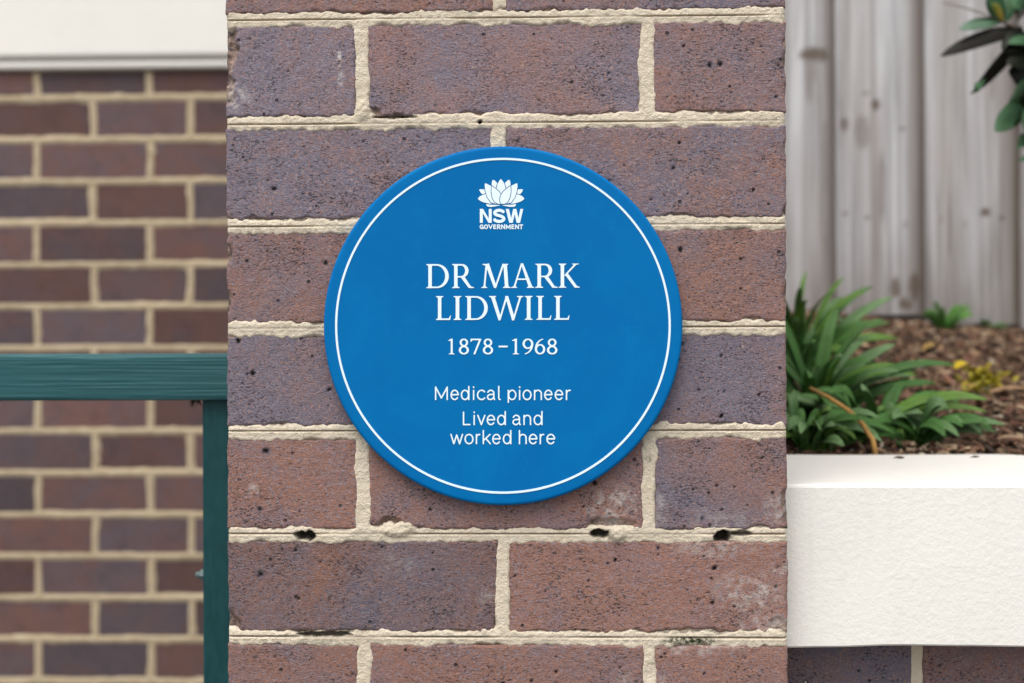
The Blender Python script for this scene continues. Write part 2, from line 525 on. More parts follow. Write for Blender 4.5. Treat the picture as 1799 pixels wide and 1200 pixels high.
for k in range(-10, 17):      # row k lies between joint k-1 (above) and joint k (below)
    zc = (jz(k - 1) + jz(k)) / 2
    A = (k % 2 == 1)
    hi = -1 <= k <= 8
    jx = 0.0019 * (1 if k > 4 else 0)
    if A:
        ps = [-HALF + 0.110 + 0.005, HALF - 0.110 - 0.005]
        spans = [(-HALF, ps[0] - .005, .23), (ps[0] + .005, ps[1] - .005, .11), (ps[1] + .005, HALF, .23)]
    else:
        ps = [-0.004 + jx]
        spans = [(-HALF, ps[0] - .005, .11), (ps[0] + .005, HALF, .11)]
    PERP[k] = ps
    for i, (a, b, dep) in enumerate(spans):
        w = b - a
        tn = TINT.get(k, (.4, .6, .3))[i]; vl = VAL.get(k, (.45, .5, .4))[i]
        if hi:
            ft = FEAT.get((k, i), {})
            me = hires_brick(w, BH, dep, 100 + k * 7 + i, **ft)
            obj('brick', me, MAT['brick'], pillar, ((a + b) / 2, random.uniform(-.0006, .0006), zc), (random.uniform(-.003, .003), random.uniform(-.0015, .0015), random.uniform(-.003, .003)), (tn, vl, 0, 1))
        else:
            place_low(pillar, (a + b) / 2, dep / 2, zc, w, dep, BH, MAT['brick'], tn, vl)
        # matching brick on the back face
        place_low(pillar, (a + b) / 2, 2 * HALF - dep / 2, zc, w, dep, BH, MAT['brick'], random.random(), .45)
    if not A:
        for sx in (-1, 1):
            place_low(pillar, sx * (HALF - .055), HALF, zc, .11, .23, BH, MAT['brick'], random.random(), .45)

# mortar: a relief over the whole front face, flush with the bricks and smeared over their arrises, with a ruled line in the bed joints
def pillar_mortar():
    vn = VNoise(5, 128); vn2 = VNoise(6, 128); vn3 = VNoise(9, 128)
    z0, z1 = jz(16), jz(-11)
    xs = np.linspace(-HALF + .0004, HALF - .0004, 400)
    zz = list(np.arange(jz(8) - .02, jz(-2) + .02, .0012)) + list(np.arange(z0, jz(8) - .02, .006)) + list(np.arange(jz(-2) + .02, z1, .006)) + [z1]
    groff = {}
    for k in range(-10, 16):
        go = {0: .0, 1: -.0012, 2: -.0005, 3: 0.0005, 4: .0008, 5: .001, 6: .0012}.get(k, 0.0)
        groff[k] = go
        for d in (-.0016, -.0009, -.0004, 0, .0004, .0009, .0016):
            zz.append(jz(k) + go + d)
    zz = np.array(sorted(zz))
    keep = np.concatenate([[True], np.diff(zz) > 1.5e-4]); zz = zz[keep]
    X, Z = np.meshgrid(xs, zz, indexing='ij')
    kk = np.round((jz(0) - Z) / PITCH).astype(int)
    zb = jz(0) - kk * PITCH
    db = Z - zb
    # half widths vary along the joint, above and below independently
    hwu = 0.0048 + 0.0062 * (fbm(vn, X * 70 + kk * 7.7, kk * 3.3 + 0 * X, 4) - 0.36) + 0.0024 * (vn2(X * 260, kk * 2.0 + 0 * X) - .4)
    hwd = 0.0048 + 0.0062 * (fbm(vn, X * 70 + kk * 9.1 + 40, kk * 3.3 + 20 + 0 * X, 4) - 0.36) + 0.0024 * (vn2(X * 260 + 50, kk * 2.0 + 9 + 0 * X) - .4)
    s_bed = np.where(db > 0, hwu - db, hwd + db)           # >0 inside mortar
    row = np.ceil((jz(0) - Z) / PITCH).astype(int)          # row k between joints k-1 and k
    s_perp = np.full_like(X, -1.0)
    for k in PERP:
        m = row == k
        if not m.any(): continue
        for q, p in enumerate(PERP[k]):
            dx = X[m] - p + (fbm(vn3, Z[m] * 30 + k * 5, 0 * Z[m] + q * 3 + k, 2) - .5) * .004
            hw = 0.0050 + 0.0052 * (fbm(vn, Z[m] * 70 + k * 13 + np.sign(dx) * 9, 0 * dx + q * 7 + k, 4) - 0.38)
            s_perp[m] = np.maximum(s_perp[m], hw - np.abs(dx))
    s = np.maximum(s_bed, s_perp)
    prof = np.clip(s / 0.0011, -5, 1)
    h = np.where(prof > 0, 0.0003 * prof, 0.0018 * prof) - 0.0001          # height proud of the brick face (+ = towards viewer)
    h += (fbm(vn2, X * 90, Z * 90, 4) - 0.5) * 0.0011 + (vn(X * 420, Z * 420) - .5) * .0009
    # ruled line
    go = np.vectorize(lambda q: groff.get(int(q), 0.0))(kk)
    gd = np.abs(db - go)
    gk = fbm(vn3, X * 12 + kk * 3.1, 0 * X + kk, 3)
    h -= np.clip(1 - gd / 0.0009, 0, 1) * 0.0042 * np.clip((gk - .36) * 5, .06, 1) * (s_bed > 0.001)
    h += np.clip(1 - np.abs(db - go + .0018) / 0.0012, 0, 1) * 0.0004
    grime = np.zeros_like(h); moss = np.zeros_like(h)
    def hole(px, py, rx, rz, dep, gr=0.9):
        nonlocal h, grime
        p = pix(px, py, 0)
        dd = np.hypot((X - p.x) / rx, (Z - p.z) / rz) + (fbm(vn2, X * 230, Z * 230, 3) - .5) * .9
        m = np.clip((1 - dd) * 4, 0, 1)
        h = h - m * dep
        grime = np.maximum(grime, np.clip((1.25 - dd) * 2.2, 0, 1) * gr)
    hole(537, 941, .0085, .0042, .020)
    hole(1055, 938, .0080, .0034, .016)
    hole(1272, 943, .0075, .0055, .022)
    hole(1300, 937, .010, .0022, .006, .6)
    hole(565, 1115, .026, .0022, .010, .8)
    hole(690, 205, .020, .0016, .004, .7)
    hole(843, 214, .0016, .0016, .006, 1.0)
    hole(706, 204, .0014, .0014, .006, 1.0)
    for (px, py, rx, rz, up) in [(700, 930, .018, .007, .0030), (1085, 938, .009, .006, .0040), (636, 195, .006, .009, .0018), (1290, 395, .02, .004, .001)]:
        p = pix(px, py, 0)
        dd = np.hypot((X - p.x) / rx, (Z - p.z) / rz) + (fbm(vn3, X * 150, Z * 150, 3) - .5) * .8
        h = np.where(dd < 1, np.maximum(h, -.001) + up * np.clip((1 - dd) * 2, 0, 1) + (vn(X * 500, Z * 500) - .5) * .0012, h)
    for (px, py, rx, rz, st) in [(1212, 1126, .030, .0045, 1.0), (1140, 806, .004, .004, .6), (560, 1130, .03, .004, .4), (760, 925, .03, .004, .35)]:
        p = pix(px, py, 0)
        moss = np.maximum(moss, np.clip((1 - np.hypot((X - p.x) / rx, (Z - p.z) / rz)) * 2, 0, 1) * st)
    grime = np.maximum(grime, np.clip((.42 - gk) * 3, 0, .35) * np.clip(1 - gd / .003, 0, 1))
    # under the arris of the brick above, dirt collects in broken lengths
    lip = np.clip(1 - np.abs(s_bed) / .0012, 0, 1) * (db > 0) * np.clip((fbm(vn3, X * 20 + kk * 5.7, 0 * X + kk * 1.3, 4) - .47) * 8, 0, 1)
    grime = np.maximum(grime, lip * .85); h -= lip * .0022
    # fade at the vertical edges
    e = np.clip(1 - (HALF - np.abs(X)) / .004, 0, 1)
    h -= e * e * .003
    V = np.stack([X, -h, Z], -1).reshape(-1, 3)
    nx, nz = X.shape
    idx = np.arange(nx * nz).reshape(nx, nz)
    F4 = np.stack([idx[:-1, :-1], idx[1:, :-1], idx[1:, 1:], idx[:-1, 1:]], -1).reshape(-1, 4)
    loop = np.concatenate([idx[:-1, 0], idx[-1, :-1], idx[:0:-1, -1], idx[0, :0:-1]])
    B = V[loop].copy()
    B[:, 1] = 2 * HALF - .002
    B[:, 0] = np.clip(B[:, 0], -HALF + .0025, HALF - .0025)
    n0 = len(V); V = np.concatenate([V, B]); bi = np.arange(len(loop)) + n0
    Fs = np.stack([loop, bi, np.roll(bi, -1), np.roll(loop, -1)], -1)
    me = mesh_np('mortar', V, [F4, Fs, bi[None, ::-1]])
    sm = np.zeros(len(me.polygons), dtype=bool); sm[:len(F4)] = True
    me.polygons.foreach_set('use_smooth', sm)
    pad = np.zeros(len(loop))
    fattr(me, 'grime', np.concatenate([grime.ravel(), pad])); fattr(me, 'moss', np.concatenate([moss.ravel(), pad]))
    return obj('mortar', me, MAT['mortar'], pillar)
pillar_mortar()

# ------------------------------------------------------------------ house wall behind the railing
WY = 1.747
HW0, HW1 = -2.40, 0.06                 # extent in x
p172 = pix(200, 172, WY).z              # a bed joint
house = empty('house_wall', (0, WY, 0))
tag(house, 'brown brick house wall with buff mortar and a cream band above, behind the green railing', 'wall')
ax = pix(65, 400, WY).x; ax2 = pix(263, 400, WY).x; bx1 = pix(165, 400, WY).x; bx2 = pix(335, 400, WY).x
topz = pix(200, 124, WY).z
nrow = int(p172 / PITCH) + 1
WT = [(.2, .5), (.9, .6), (.1, .6), (.6, .35), (.5, .5)]
fix = {  # tint/value of the bricks the photograph shows: (row, column) with column 0 starting left of x=0
}
def house_row(zc, joints, h, z_lo=None):
    js = sorted(j for j in joints if HW0 < j < HW1)
    edges = [HW0] + js + [HW1]
    for a, b in zip(edges[:-1], edges[1:]):
        w = b - a - .0095
        if w < .02: continue
        # quantise widths so that alike bricks share a mesh
        w = round(w, 3)
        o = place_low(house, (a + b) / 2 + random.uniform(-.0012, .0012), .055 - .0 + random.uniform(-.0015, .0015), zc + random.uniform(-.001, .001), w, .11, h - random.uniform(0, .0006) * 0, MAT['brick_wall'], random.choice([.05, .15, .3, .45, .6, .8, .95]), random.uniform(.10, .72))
for i in range(-1, nrow):
    zt = p172 - i * PITCH                # joint above this row
    h = BH + .0006
    zc = zt - PITCH / 2
    if i == -1:
        h = topz - (p172 + .0055); zc = p172 + .0055 + h / 2
        h = round(h - .001, 4)
    if zc - h / 2 < 0.0: break
    if i % 2 == 0:
        js = [bx1 - .236 * q for q in range(0, 10)] + [bx2 + .236 * q for q in range(4)]
    else:
        js = [ax - .236 * q for q in range(0, 10)] + [ax2 + .236 * q for q in range(4)]
    house_row(zc, js, h)
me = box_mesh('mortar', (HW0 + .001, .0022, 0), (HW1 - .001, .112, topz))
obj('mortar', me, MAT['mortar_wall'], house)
fattr(me, 'grime', np.zeros(len(me.vertices)))
def house_mortar_relief(x0, x1, z0, z1, res=.003):
    vn = VNoise(51, 128); vn2 = VNoise(52, 128)
    xs = np.arange(x0, x1, res); zs = np.arange(z0, z1, res)
    X, Z = np.meshgrid(xs, zs, indexing='ij')
    kk = np.round((p172 - Z) / PITCH).astype(int)
    db = Z - (p172 - kk * PITCH)
    hwv = .0050 + .0070 * (fbm(vn, X * 30 + kk * 7.7 + np.sign(db) * 30, kk * 3.3 + np.sign(db) * 9, 4) - .42)
    sb = hwv - np.abs(db)
    row = np.floor((p172 - Z) / PITCH).astype(int)
    sp2 = np.full_like(X, -1.0)
    for i in range(-1, nrow):
        m = row == i
        if not m.any(): continue
        js = ([bx1 - .236 * q for q in range(0, 10)] + [bx2 + .236 * q for q in range(4)]) if i % 2 == 0 else ([ax - .236 * q for q in range(0, 10)] + [ax2 + .236 * q for q in range(4)])
        for q, p in enumerate(js):
            dx = X[m] - p + (fbm(vn2, Z[m] * 22 + i * 5, 0 * Z[m] + q * 3 + i, 2) - .5) * .006
            w_ = .0048 + .0075 * (fbm(vn, Z[m] * 45 + i * 13 + np.sign(dx) * 9, 0 * dx + q * 7 + i, 3) - .42)
            sp2[m] = np.maximum(sp2[m], w_ - np.abs(dx))
    s_ = np.maximum(sb, sp2)
    h = np.clip(s_ / .003, -3, 1) * .0014 + (fbm(vn2, X * 60, Z * 60, 3) - .5) * .002 + .0006
    V = np.stack([X, -h, Z], -1).reshape(-1, 3)
    nx, nz = X.shape
    idx = np.arange(nx * nz).reshape(nx, nz)
    F4 = np.stack([idx[:-1, :-1], idx[1:, :-1], idx[1:, 1:], idx[:-1, 1:]], -1).reshape(-1, 4)
    me = mesh_np('mortar', V, F4, True)
    fattr(me, 'grime', np.zeros(len(V)))
    obj('mortar', me, MAT['mortar_wall'], house)
house_mortar_relief(-1.35, HW1 - .003, .55, topz - .001)
# cream band with its bead, and the wall core behind the facing bricks
zb0 = pix(200, 106, WY - .03).z
prof = [(0.11, topz + .001), (-.010, topz + .001), (-.015, topz + .004), (-.0165, topz + .010), (-.015, topz + .016), (-.009, zb0 - .0025), (-.0065, zb0 - .001), (-.0065, zb0 + .002), (-.009, zb0 + .004), (-.022, zb0 + .011), (-.024, zb0 + .016), (-.024, zb0 + .62), (0.11, zb0 + .62)]
n = len(prof)
V = np.array([(x, y, z) for x in (HW0 - .02, HW1 + .02) for (y, z) in prof], float)
F = np.stack([np.arange(n), np.roll(np.arange(n), -1), np.roll(np.arange(n), -1) + n, np.arange(n) + n], -1)
me = mesh_np('cream_band', V, [F[:, ::-1], np.arange(n)[None, :], (np.arange(n) + n)[None, ::-1]])
bmx = bmesh.new(); bmx.from_mesh(me); bmesh.ops.recalc_face_normals(bmx, faces=bmx.faces[:]); bmx.to_mesh(me); bmx.free()
obj('cream_band', me, MAT['cream_smooth'], house)
obj('wall_core', box_mesh('wall_core', (HW0 + .002, .1125, 0), (HW1 - .002, .26, zb0 + .6)), MAT['mortar_wall'], house)

# ------------------------------------------------------------------ green railing
GY = 0.20
rail = empty('railing', (0, 0, 0))
tag(rail, 'dark green painted timber railing with a steel post, fixed to the brick pillar', 'railing')
zt = pix(200, 622, GY).z; zbm = pix(200, 704, GY).z
ra = box_mesh('top_rail', (-1.70, GY, zbm), (-HALF + .004, GY + .07, zt), .0055, 4)
obj('top_rail', ra, MAT['green_rail'], rail)
px0 = pix(355.5, 900, GY + .012).x
for xo, first in ((px0, True), (-1.66, False)):
    po = obj('post', box_mesh('post', (xo, GY + .012, 0), (xo + .038, GY + .05, zbm + .003), .0025, 2), MAT['green_post'], rail)
    if first:
        pb = pix(349, 1010, GY + .03)
        bm = bmesh.new()
        bmesh.ops.create_cone(bm, cap_ends=True, segments=6, radius1=.0062, radius2=.0062, depth=.006, matrix=Matrix.Translation((xo - .003, GY + .03, pb.z)) @ Matrix.Rotation(R(90), 4, 'Y'))
        bmesh.ops.create_cone(bm, cap_ends=True, segments=12, radius1=.0036, radius2=.003, depth=.006, matrix=Matrix.Translation((xo - .008, GY + .03, pb.z)) @ Matrix.Rotation(R(-90), 4, 'Y'))
        bmesh.ops.create_cone(bm, cap_ends=True, segments=16, radius1=.0078, radius2=.0078, depth=.0014, matrix=Matrix.Translation((xo - .0004, GY + .03, pb.z)) @ Matrix.Rotation(R(90), 4, 'Y'))
        me = bpy.data.meshes.new('bolt'); bm.to_mesh(me); bm.free()
        obj('bolt', me, MAT['steel'], po)
# scraps of dead leaf and web caught in the corner below the rail
bm = bmesh.new()
for i in range(16):
    p = pix(random.uniform(338, 352), 704, GY + .02); p.z = zbm + .001
    L = random.uniform(.004, .013); a = random.uniform(-.7, .7)
    q = p + Vector((math.sin(a) * L, random.uniform(-.004, .004), -math.cos(a) * L)); w_ = random.uniform(.0006, .0016)
    vs = [bm.verts.new(c) for c in (p + Vector((-w_, 0, 0)), p + Vector((w_, 0, 0)), p + Vector((0, w_, 0)), q)]
    for f in ((0, 1, 3), (1, 2, 3), (2, 0, 3), (0, 2, 1)): bm.faces.new([vs[t] for t in f])
me = bpy.data.meshes.new('leaf_scraps'); bm.to_mesh(me); bm.free()
tag(obj('leaf_scraps', me, MAT['stem']), 'dark scraps of dead leaf caught under the green rail beside the post', 'leaf debris', kind='stuff')

# ------------------------------------------------------------------ low wall with its cream coping
CY = 0.028
low = empty('low_wall', (HALF, 0, 0))
tag(low, 'low brick wall with thick cream painted coping butting against the brick pillar', 'wall')
ctop = pix(1590, 851, CY).z; cbot = pix(1500, 1137, CY).z
cback = .345
LX1 = 1.55
def coping():
    # plan outline subdivided so that the faces can be uneven
    c1 = pix(1768, 802, cback); c2x = c1.x + .05
    nx = 90; xs = np.linspace(HALF - .001, LX1, nx)
    vn = VNoise(77)
    back = np.where(xs < c1.x, cback, np.maximum(cback - (xs - c1.x) * 0.9, cback - .06))
    sect = []
    e = .0028
    for i, x in enumerate(xs):
        w = (vn(np.array([x * 14.0]), np.array([3.0]))[0] - .5) * .004
        w2 = (vn(np.array([x * 18.0]), np.array([9.0]))[0] - .5) * .003
        b = back[i]
        sect.append([(x, CY + .0015, cbot + w2), (x, CY, cbot + .0015 + w2), (x, CY + w * .5, (cbot + ctop) / 2), (x, CY, ctop - e), (x, CY + e * .3, ctop - e * .3), (x, CY + e, ctop + w * .3), (x, (CY + b) / 2, ctop + .001 + w * .3), (x, b - e, ctop + w * .2), (x, b, ctop - e), (x, b, cbot)])
    V = np.array(sect).reshape(-1, 3); m = len(sect[0])
    F = []
    for i in range(nx - 1):
        for j in range(m):
            a = i * m + j; b = i * m + (j + 1) % m
            F.append((a, a + m, b + m, b))
    F = np.array(F)
    me = mesh_np('coping', V, [F, np.arange(m)[None, :], (np.arange(m) + (nx - 1) * m)[None, ::-1]])
    bmx = bmesh.new(); bmx.from_mesh(me); bmesh.ops.recalc_face_normals(bmx, faces=bmx.faces[:]); bmx.to_mesh(me); bmx.free()
    return me
obj('coping', coping(), MAT['cream'], low, (-HALF, 0, 0))
LY = .075
jl = pix(1611, 1170, LY).x
k = 0
zt_ = cbot - .002
while True:
    zc = zt_ - .004 - BH / 2 - k * PITCH
    if k == 0: pass
    if zc - BH / 2 < .002: break
    js = [jl + q * .240 for q in range(8)] if k % 2 == 0 else [jl + .120 + q * .240 for q in range(8)]
    ed = [HALF + .004] + [j for j in js if j < LX1 - .03] + [LX1 - .02]
    for a, b in zip(ed[:-1], ed[1:]):
        w = round(b - a - .010, 3)
        if k == 0 and b < jl + .3:
            me = hires_brick(w, BH, .11, 900 + int(a * 100))
            obj('brick', me, MAT['brick'], low, ((a + b) / 2 - HALF, LY, zc), None, (.12 if b < jl + .05 else .55, .36 if b < jl + .05 else .38, 0, 1))
        else:
            place_low(low, (a + b) / 2 - HALF, LY + .055, zc, w, .11, BH, MAT['brick'], random.uniform(.1, .8), .4)
    k += 1
me = box_mesh('mortar', (0.0, LY + .0015, 0), (LX1 - .022 - HALF, .30, cbot + .01))
obj('mortar', me, MAT['mortar'], low)

bm = bmesh.new()
for (px, py, L) in ((1578, 805, .0065), (1583, 806, .004), (1712, 804, .006)):
    d = (CY + cback) / 2
    for Yq in np.arange(cback - .006, CY, -.004):
        p = pix(px, py, Yq); d = Yq
        if p.z >= ctop: break
    p.z = ctop + .0016
    a = random.uniform(-.4, .4)
    vs = [bm.verts.new(p + Vector(c)) for c in ((-L, -L * .3 * math.cos(a), -.0012), (L * .2, -L * .5, -.0012), (L, 0, 0), (0, L * .5, -.001), (0, 0, .0012))]
    for f in ((0, 1, 4), (1, 2, 4), (2, 3, 4), (3, 0, 4), (3, 2, 1, 0)): bm.faces.new([vs[t] for t in f])
me = bpy.data.meshes.new('leaf_scraps'); bm.to_mesh(me); bm.free()
tag(obj('leaf_scraps', me, MAT['stem']), 'brown scraps of leaf lying on top of the cream coping', 'leaf debris', kind='stuff')

# ------------------------------------------------------------------ plaque
PC = pix(882.5, 572.5, -.013)
PR = 0.1494
plaque = empty('plaque', (PC.x, 0, PC.z))
tag(plaque, 'round blue enamel plaque with white lettering and ring mounted on the brick pillar', 'plaque')
seg = 160
yf = -.0120
pf = [(0.0, yf), (.05, yf), (.10, yf), (.1400, yf)]
for a in np.linspace(0, 90, 9):       # softly rolled rim
    pf.append((PR - .0030 + .0030 * math.sin(R(a)), yf + .0026 * (1 - math.cos(R(a)))))
pf += [(PR, -.004), (PR - .0015, .0004), (PR - .02, .0008), (0, .0008)]
V = []; F = []
for (r_, y_) in pf:
    for s_ in range(seg):
        a = 2 * math.pi * s_ / seg
        V.append((max(r_, 1e-4) * math.cos(a), y_, max(r_, 1e-4) * math.sin(a)))
for i in range(len(pf) - 1):
    for s_ in range(seg):
        F.append((i * seg + s_, i * seg + (s_ + 1) % seg, (i + 1) * seg + (s_ + 1) % seg, (i + 1) * seg + s_))
me = mesh_np('disc', np.array(V), [np.array(F), np.arange(seg)[None, ::-1], (np.arange(seg) + (len(pf) - 1) * seg)[None, :]], True)
bmx = bmesh.new(); bmx.from_mesh(me); bmesh.ops.recalc_face_normals(bmx, faces=bmx.faces[:]); bmx.to_mesh(me); bmx.free()
obj('disc', me, MAT['blue'], plaque)
# white ring
V = []; F = []
ri, ro = .1376, .1397
for r_, y_ in ((ri, yf + .0004), (ri + .0002, yf - .0004), (ro - .0002, yf - .0004), (ro, yf + .0004)):
    for s_ in range(240):
        a = 2 * math.pi * s_ / 240
        V.append((r_ * math.cos(a), y_, r_ * math.sin(a)))
for i in range(3):
    for s_ in range(240):
        F.append((i * 240 + s_, i * 240 + (s_ + 1) % 240, (i + 1) * 240 + (s_ + 1) % 240, (i + 1) * 240 + s_))
obj('border_ring', mesh_np('border_ring', np.array(V), np.array(F)), MAT['white_print'], plaque)

# ---- lettering: signed-distance shapes, contoured on a grid, so that strokes never overlap
def sd_poly(P, X, Y):
    P = np.asarray(P, float)
    d = np.full(X.shape, 1e9); s = np.ones(X.shape)
    n = len(P)
    for i in range(n):
        a = P[i]; b = P[i - 1]
        ex, ey = b - a
        wx = X - a[0]; wy = Y - a[1]
        t = np.clip((wx * ex + wy * ey) / (ex * ex + ey * ey + 1e-12), 0, 1)
        bx = wx - ex * t; by = wy - ey * t
        d = np.minimum(d, bx * bx + by * by)
        c1 = Y >= a[1]; c2 = Y < b[1]; c3 = ex * wy > ey * wx
        flip = (c1 & c2 & c3) | (~c1 & ~c2 & ~c3)
        s = np.where(flip, -s, s)
    return s * np.sqrt(d)
def sd_stroke(P, Wd, X, Y):
    P = np.asarray(P, float); Wd = np.broadcast_to(np.asarray(Wd, float), (len(P),))
    d = np.full(X.shape, 1e9)
    for i in range(len(P) - 1):
        a, b = P[i], P[i + 1]
        e = b - a; L = e @ e + 1e-12
        wx = X - a[0]; wy = Y - a[1]
        t = np.clip((wx * e[0] + wy * e[1]) / L, 0, 1)
        d = np.minimum(d, np.hypot(wx - e[0] * t, wy - e[1] * t) - (Wd[i] + (Wd[i + 1] - Wd[i]) * t))
    return d

def contour_mesh(fn, x0, x1, y0, y1, step):
    """fn(X, Y) -> signed distance; returns flat mesh (x, z) of the region < 0"""
    xs = np.arange(x0, x1 + step, step); ys = np.arange(y0, y1 + step, step)
    X, Y = np.meshgrid(xs, ys, indexing='ij')
    D = fn(X, Y)
    verts = []; faces = []; vid = {}
    nx, ny = D.shape
    def gv(i, j):
        k_ = (i, j)
        if k_ not in vid:
            vid[k_] = len(verts); verts.append((xs[i], ys[j]))
        return vid[k_]
    def ev(i, j, i2, j2):
        if (i2, j2) < (i, j): i, j, i2, j2 = i2, j2, i, j
        k_ = (i, j, i2, j2)
        if k_ not in vid:
            t = D[i, j] / (D[i, j] - D[i2, j2])
            vid[k_] = len(verts); verts.append((xs[i] + (xs[i2] - xs[i]) * t, ys[j] + (ys[j2] - ys[j]) * t))
        return vid[k_]
    ins = D < 0
    cnt = ins[:-1, :-1].astype(int) + ins[1:, :-1] + ins[1:, 1:] + ins[:-1, 1:]
    for i, j in np.argwhere(cnt > 0):
        c = [(i, j), (i + 1, j), (i + 1, j + 1), (i, j + 1)]
        poly = []
        for q in range(4):
            a = c[q]; b = c[(q + 1) % 4]
            if ins[a]: poly.append(gv(*a))
            if ins[a] != ins[b]: poly.append(ev(*a, *b))
        if len(poly) >= 3: faces.append(tuple(poly))
    return verts, faces

def arc(cx, cy, rx, ry, a0, a1, n=18):
    return [(cx + rx * math.cos(R(a)), cy + ry * math.sin(R(a))) for a in np.linspace(a0, a1, n)]
def bez(p0, p1, p2, p3, n=16):
    return [tuple((1 - t) ** 3 * np.array(p0) + 3 * (1 - t) ** 2 * t * np.array(p1) + 3 * (1 - t) * t * t * np.array(p2) + t ** 3 * np.array(p3)) for t in np.linspace(0, 1, n)]
def stem(x0, x1, w=.145, y0=0, y1=1, s=.085, top=True, bot=True, st=.032, br=.10):
    """roman stem from (x0,y0) to (x1,y1) with bracketed serifs"""
    h = w / 2
    lx = lambda y: x0 + (x1 - x0) * (y - y0) / (y1 - y0)
    L = []; Rr = []
    if bot: L += [(x0 - h - s, y0), (x0 - h - s, y0 + st), (lx(y0 + st) - h - s * .35, y0 + st + .015), (lx(y0 + br) - h, y0 + br)]; Rr += [(x0 + h + s, y0), (x0 + h + s, y0 + st), (lx(y0 + st) + h + s * .35, y0 + st + .015), (lx(y0 + br) + h, y0 + br)]
    else: L += [(x0 - h, y0)]; Rr += [(x0 + h, y0)]
    if top: L += [(lx(y1 - br) - h, y1 - br), (lx(y1 - st) - h - s * .35, y1 - st - .015), (x1 - h - s, y1 - st), (x1 - h - s, y1)]; Rr += [(lx(y1 - br) + h, y1 - br), (lx(y1 - st) + h + s * .35, y1 - st - .015), (x1 + h + s, y1 - st), (x1 + h + s, y1)]
    else: L += [(x1 - h, y1)]; Rr += [(x1 + h, y1)]
    return ('p', L + Rr[::-1])
def bar(p, q, w0, w1=None):
    w1 = w0 if w1 is None else w1
    dx, dy = q[0] - p[0], q[1] - p[1]; L = math.hypot(dx, dy); nx_, ny_ = -dy / L, dx / L
    return ('p', [(p[0] + nx_ * w0 / 2, p[1] + ny_ * w0 / 2), (q[0] + nx_ * w1 / 2, q[1] + ny_ * w1 / 2), (q[0] - nx_ * w1 / 2, q[1] - ny_ * w1 / 2), (p[0] - nx_ * w0 / 2, p[1] - ny_ * w0 / 2)])
def bowl(cx, cy, rx, ry, thin=.030, thick=.075, a0=90, a1=-90):
    A = np.linspace(a0, a1, 30)
    return ('s', [(cx + rx * math.cos(R(a)), cy + ry * math.sin(R(a))) for a in A], [thin + (thick - thin) * abs(math.cos(R(a))) ** 1.4 for a in A])
def flatserif(x0, x1, y, h=.034):
    return ('p', [(x0, y), (x1, y), (x1 - .02, y + h), (x0 + .02, y + h)])
SER = {
    'D': [stem(.155, .155), bar((.16, .966), (.42, .966), .066), bar((.16, .034), (.42, .034), .066), bowl(.42, .5, .435, .466)],
    'R': [stem(.155, .155), bar((.16, .966), (.38, .966), .066), bar((.16, .470), (.40, .470), .06), bowl(.38, .718, .235, .248, .03, .072),
          ('p', [(.34, .47), (.50, .50), (.78, .075), (.92, .03), (.92, 0), (.70, 0)])],
    'M': [stem(.12, .215, .075, top=False), ('p', [(.05, 1), (.05, .968), (.15, .93), (.29, 1)]), bar((.24, 1.0), (.59, .02), .16, .12), bar((.58, .0), (.93, 1.0), .07, .085),
          stem(1.07, 1.00, .15, top=False), ('p', [(.90, 1), (1.13, 1), (1.13, .968), (1.07, .93), (.92, .9)])],
    'A': [stem(.115, .44, .075, top=False, s=.09), ('p', [(.40, 1.02), (.50, 1.02), (.91, .0), (.75, .0)]), stem(.815, .78, .15, y1=.16, top=False, s=.08, br=.08), bar((.22, .36), (.69, .36), .062)],
    'K': [stem(.155, .155), ('p', [(.215, .50), (.29, .50), (.74, .955), (.84, .975), (.84, 1), (.56, 1), (.56, .975), (.63, .95)]), ('p', [(.27, .53), (.38, .60), (.76, .075), (.88, .03), (.88, 0), (.67, 0)])],
    'L': [stem(.155, .155), bar((.16, .034), (.56, .034), .068), ('p', [(.50, .0), (.60, .0), (.63, .19), (.605, .19), (.54, .06), (.48, .06)])],
    'I': [stem(.16, .16)],
    'W': [('p', [(.07, 1), (.23, 1), (.50, .10), (.48, -.02), (.40, -.02)]), ('p', [(0, 1), (.30, 1), (.30, .97), (.21, .93), (.10, .93), (0, .97)]), bar((.445, -.01), (.74, .98), .07, .08),
          ('p', [(.67, 1), (.80, 1), (1.07, .10), (1.05, -.02), (.965, -.02)]), bar((1.015, -.01), (1.315, .98), .07, .08), ('p', [(1.17, 1), (1.43, 1), (1.43, .97), (1.36, .93), (1.27, .93), (1.17, .97)])],
    '1': [stem(.25, .25, .125, s=.12, top=False, st=.04), ('p', [(.03, .86), (.03, .90), (.22, 1.0), (.3125, 1.0), (.25, .86)])],
    '8': [('s', arc(.32, .755, .215, .205, 0, 360, 40), [.042 + .022 * abs(math.cos(R(a))) for a in np.linspace(0, 360, 40)]), ('s', arc(.32, .270, .265, .232, 0, 360, 40), [.042 + .026 * abs(math.cos(R(a))) for a in np.linspace(0, 360, 40)])],
    '7': [('p', [(.0, 1.0), (.70, 1.0), (.70, .95), (.31, 0), (.18, 0), (.55, .905), (.12, .905), (.05, .80), (.0, .80)])],
    '9': [('s', arc(.33, .675, .265, .285, 0, 360, 40), [.042 + .028 * abs(math.cos(R(a))) for a in np.linspace(0, 360, 40)]), ('s', bez((.598, .69), (.60, .35), (.45, .12), (.16, .03)), np.linspace(.068, .032, 16))],
    '-': [bar((0, .5), (.60, .5), .11)],
}
SER['6'] = [(t[0], [(.66 - x, 1 - y) for (x, y) in t[1]]) + tuple(t[2:]) for t in SER['9']]
hw = .068
XH = .745
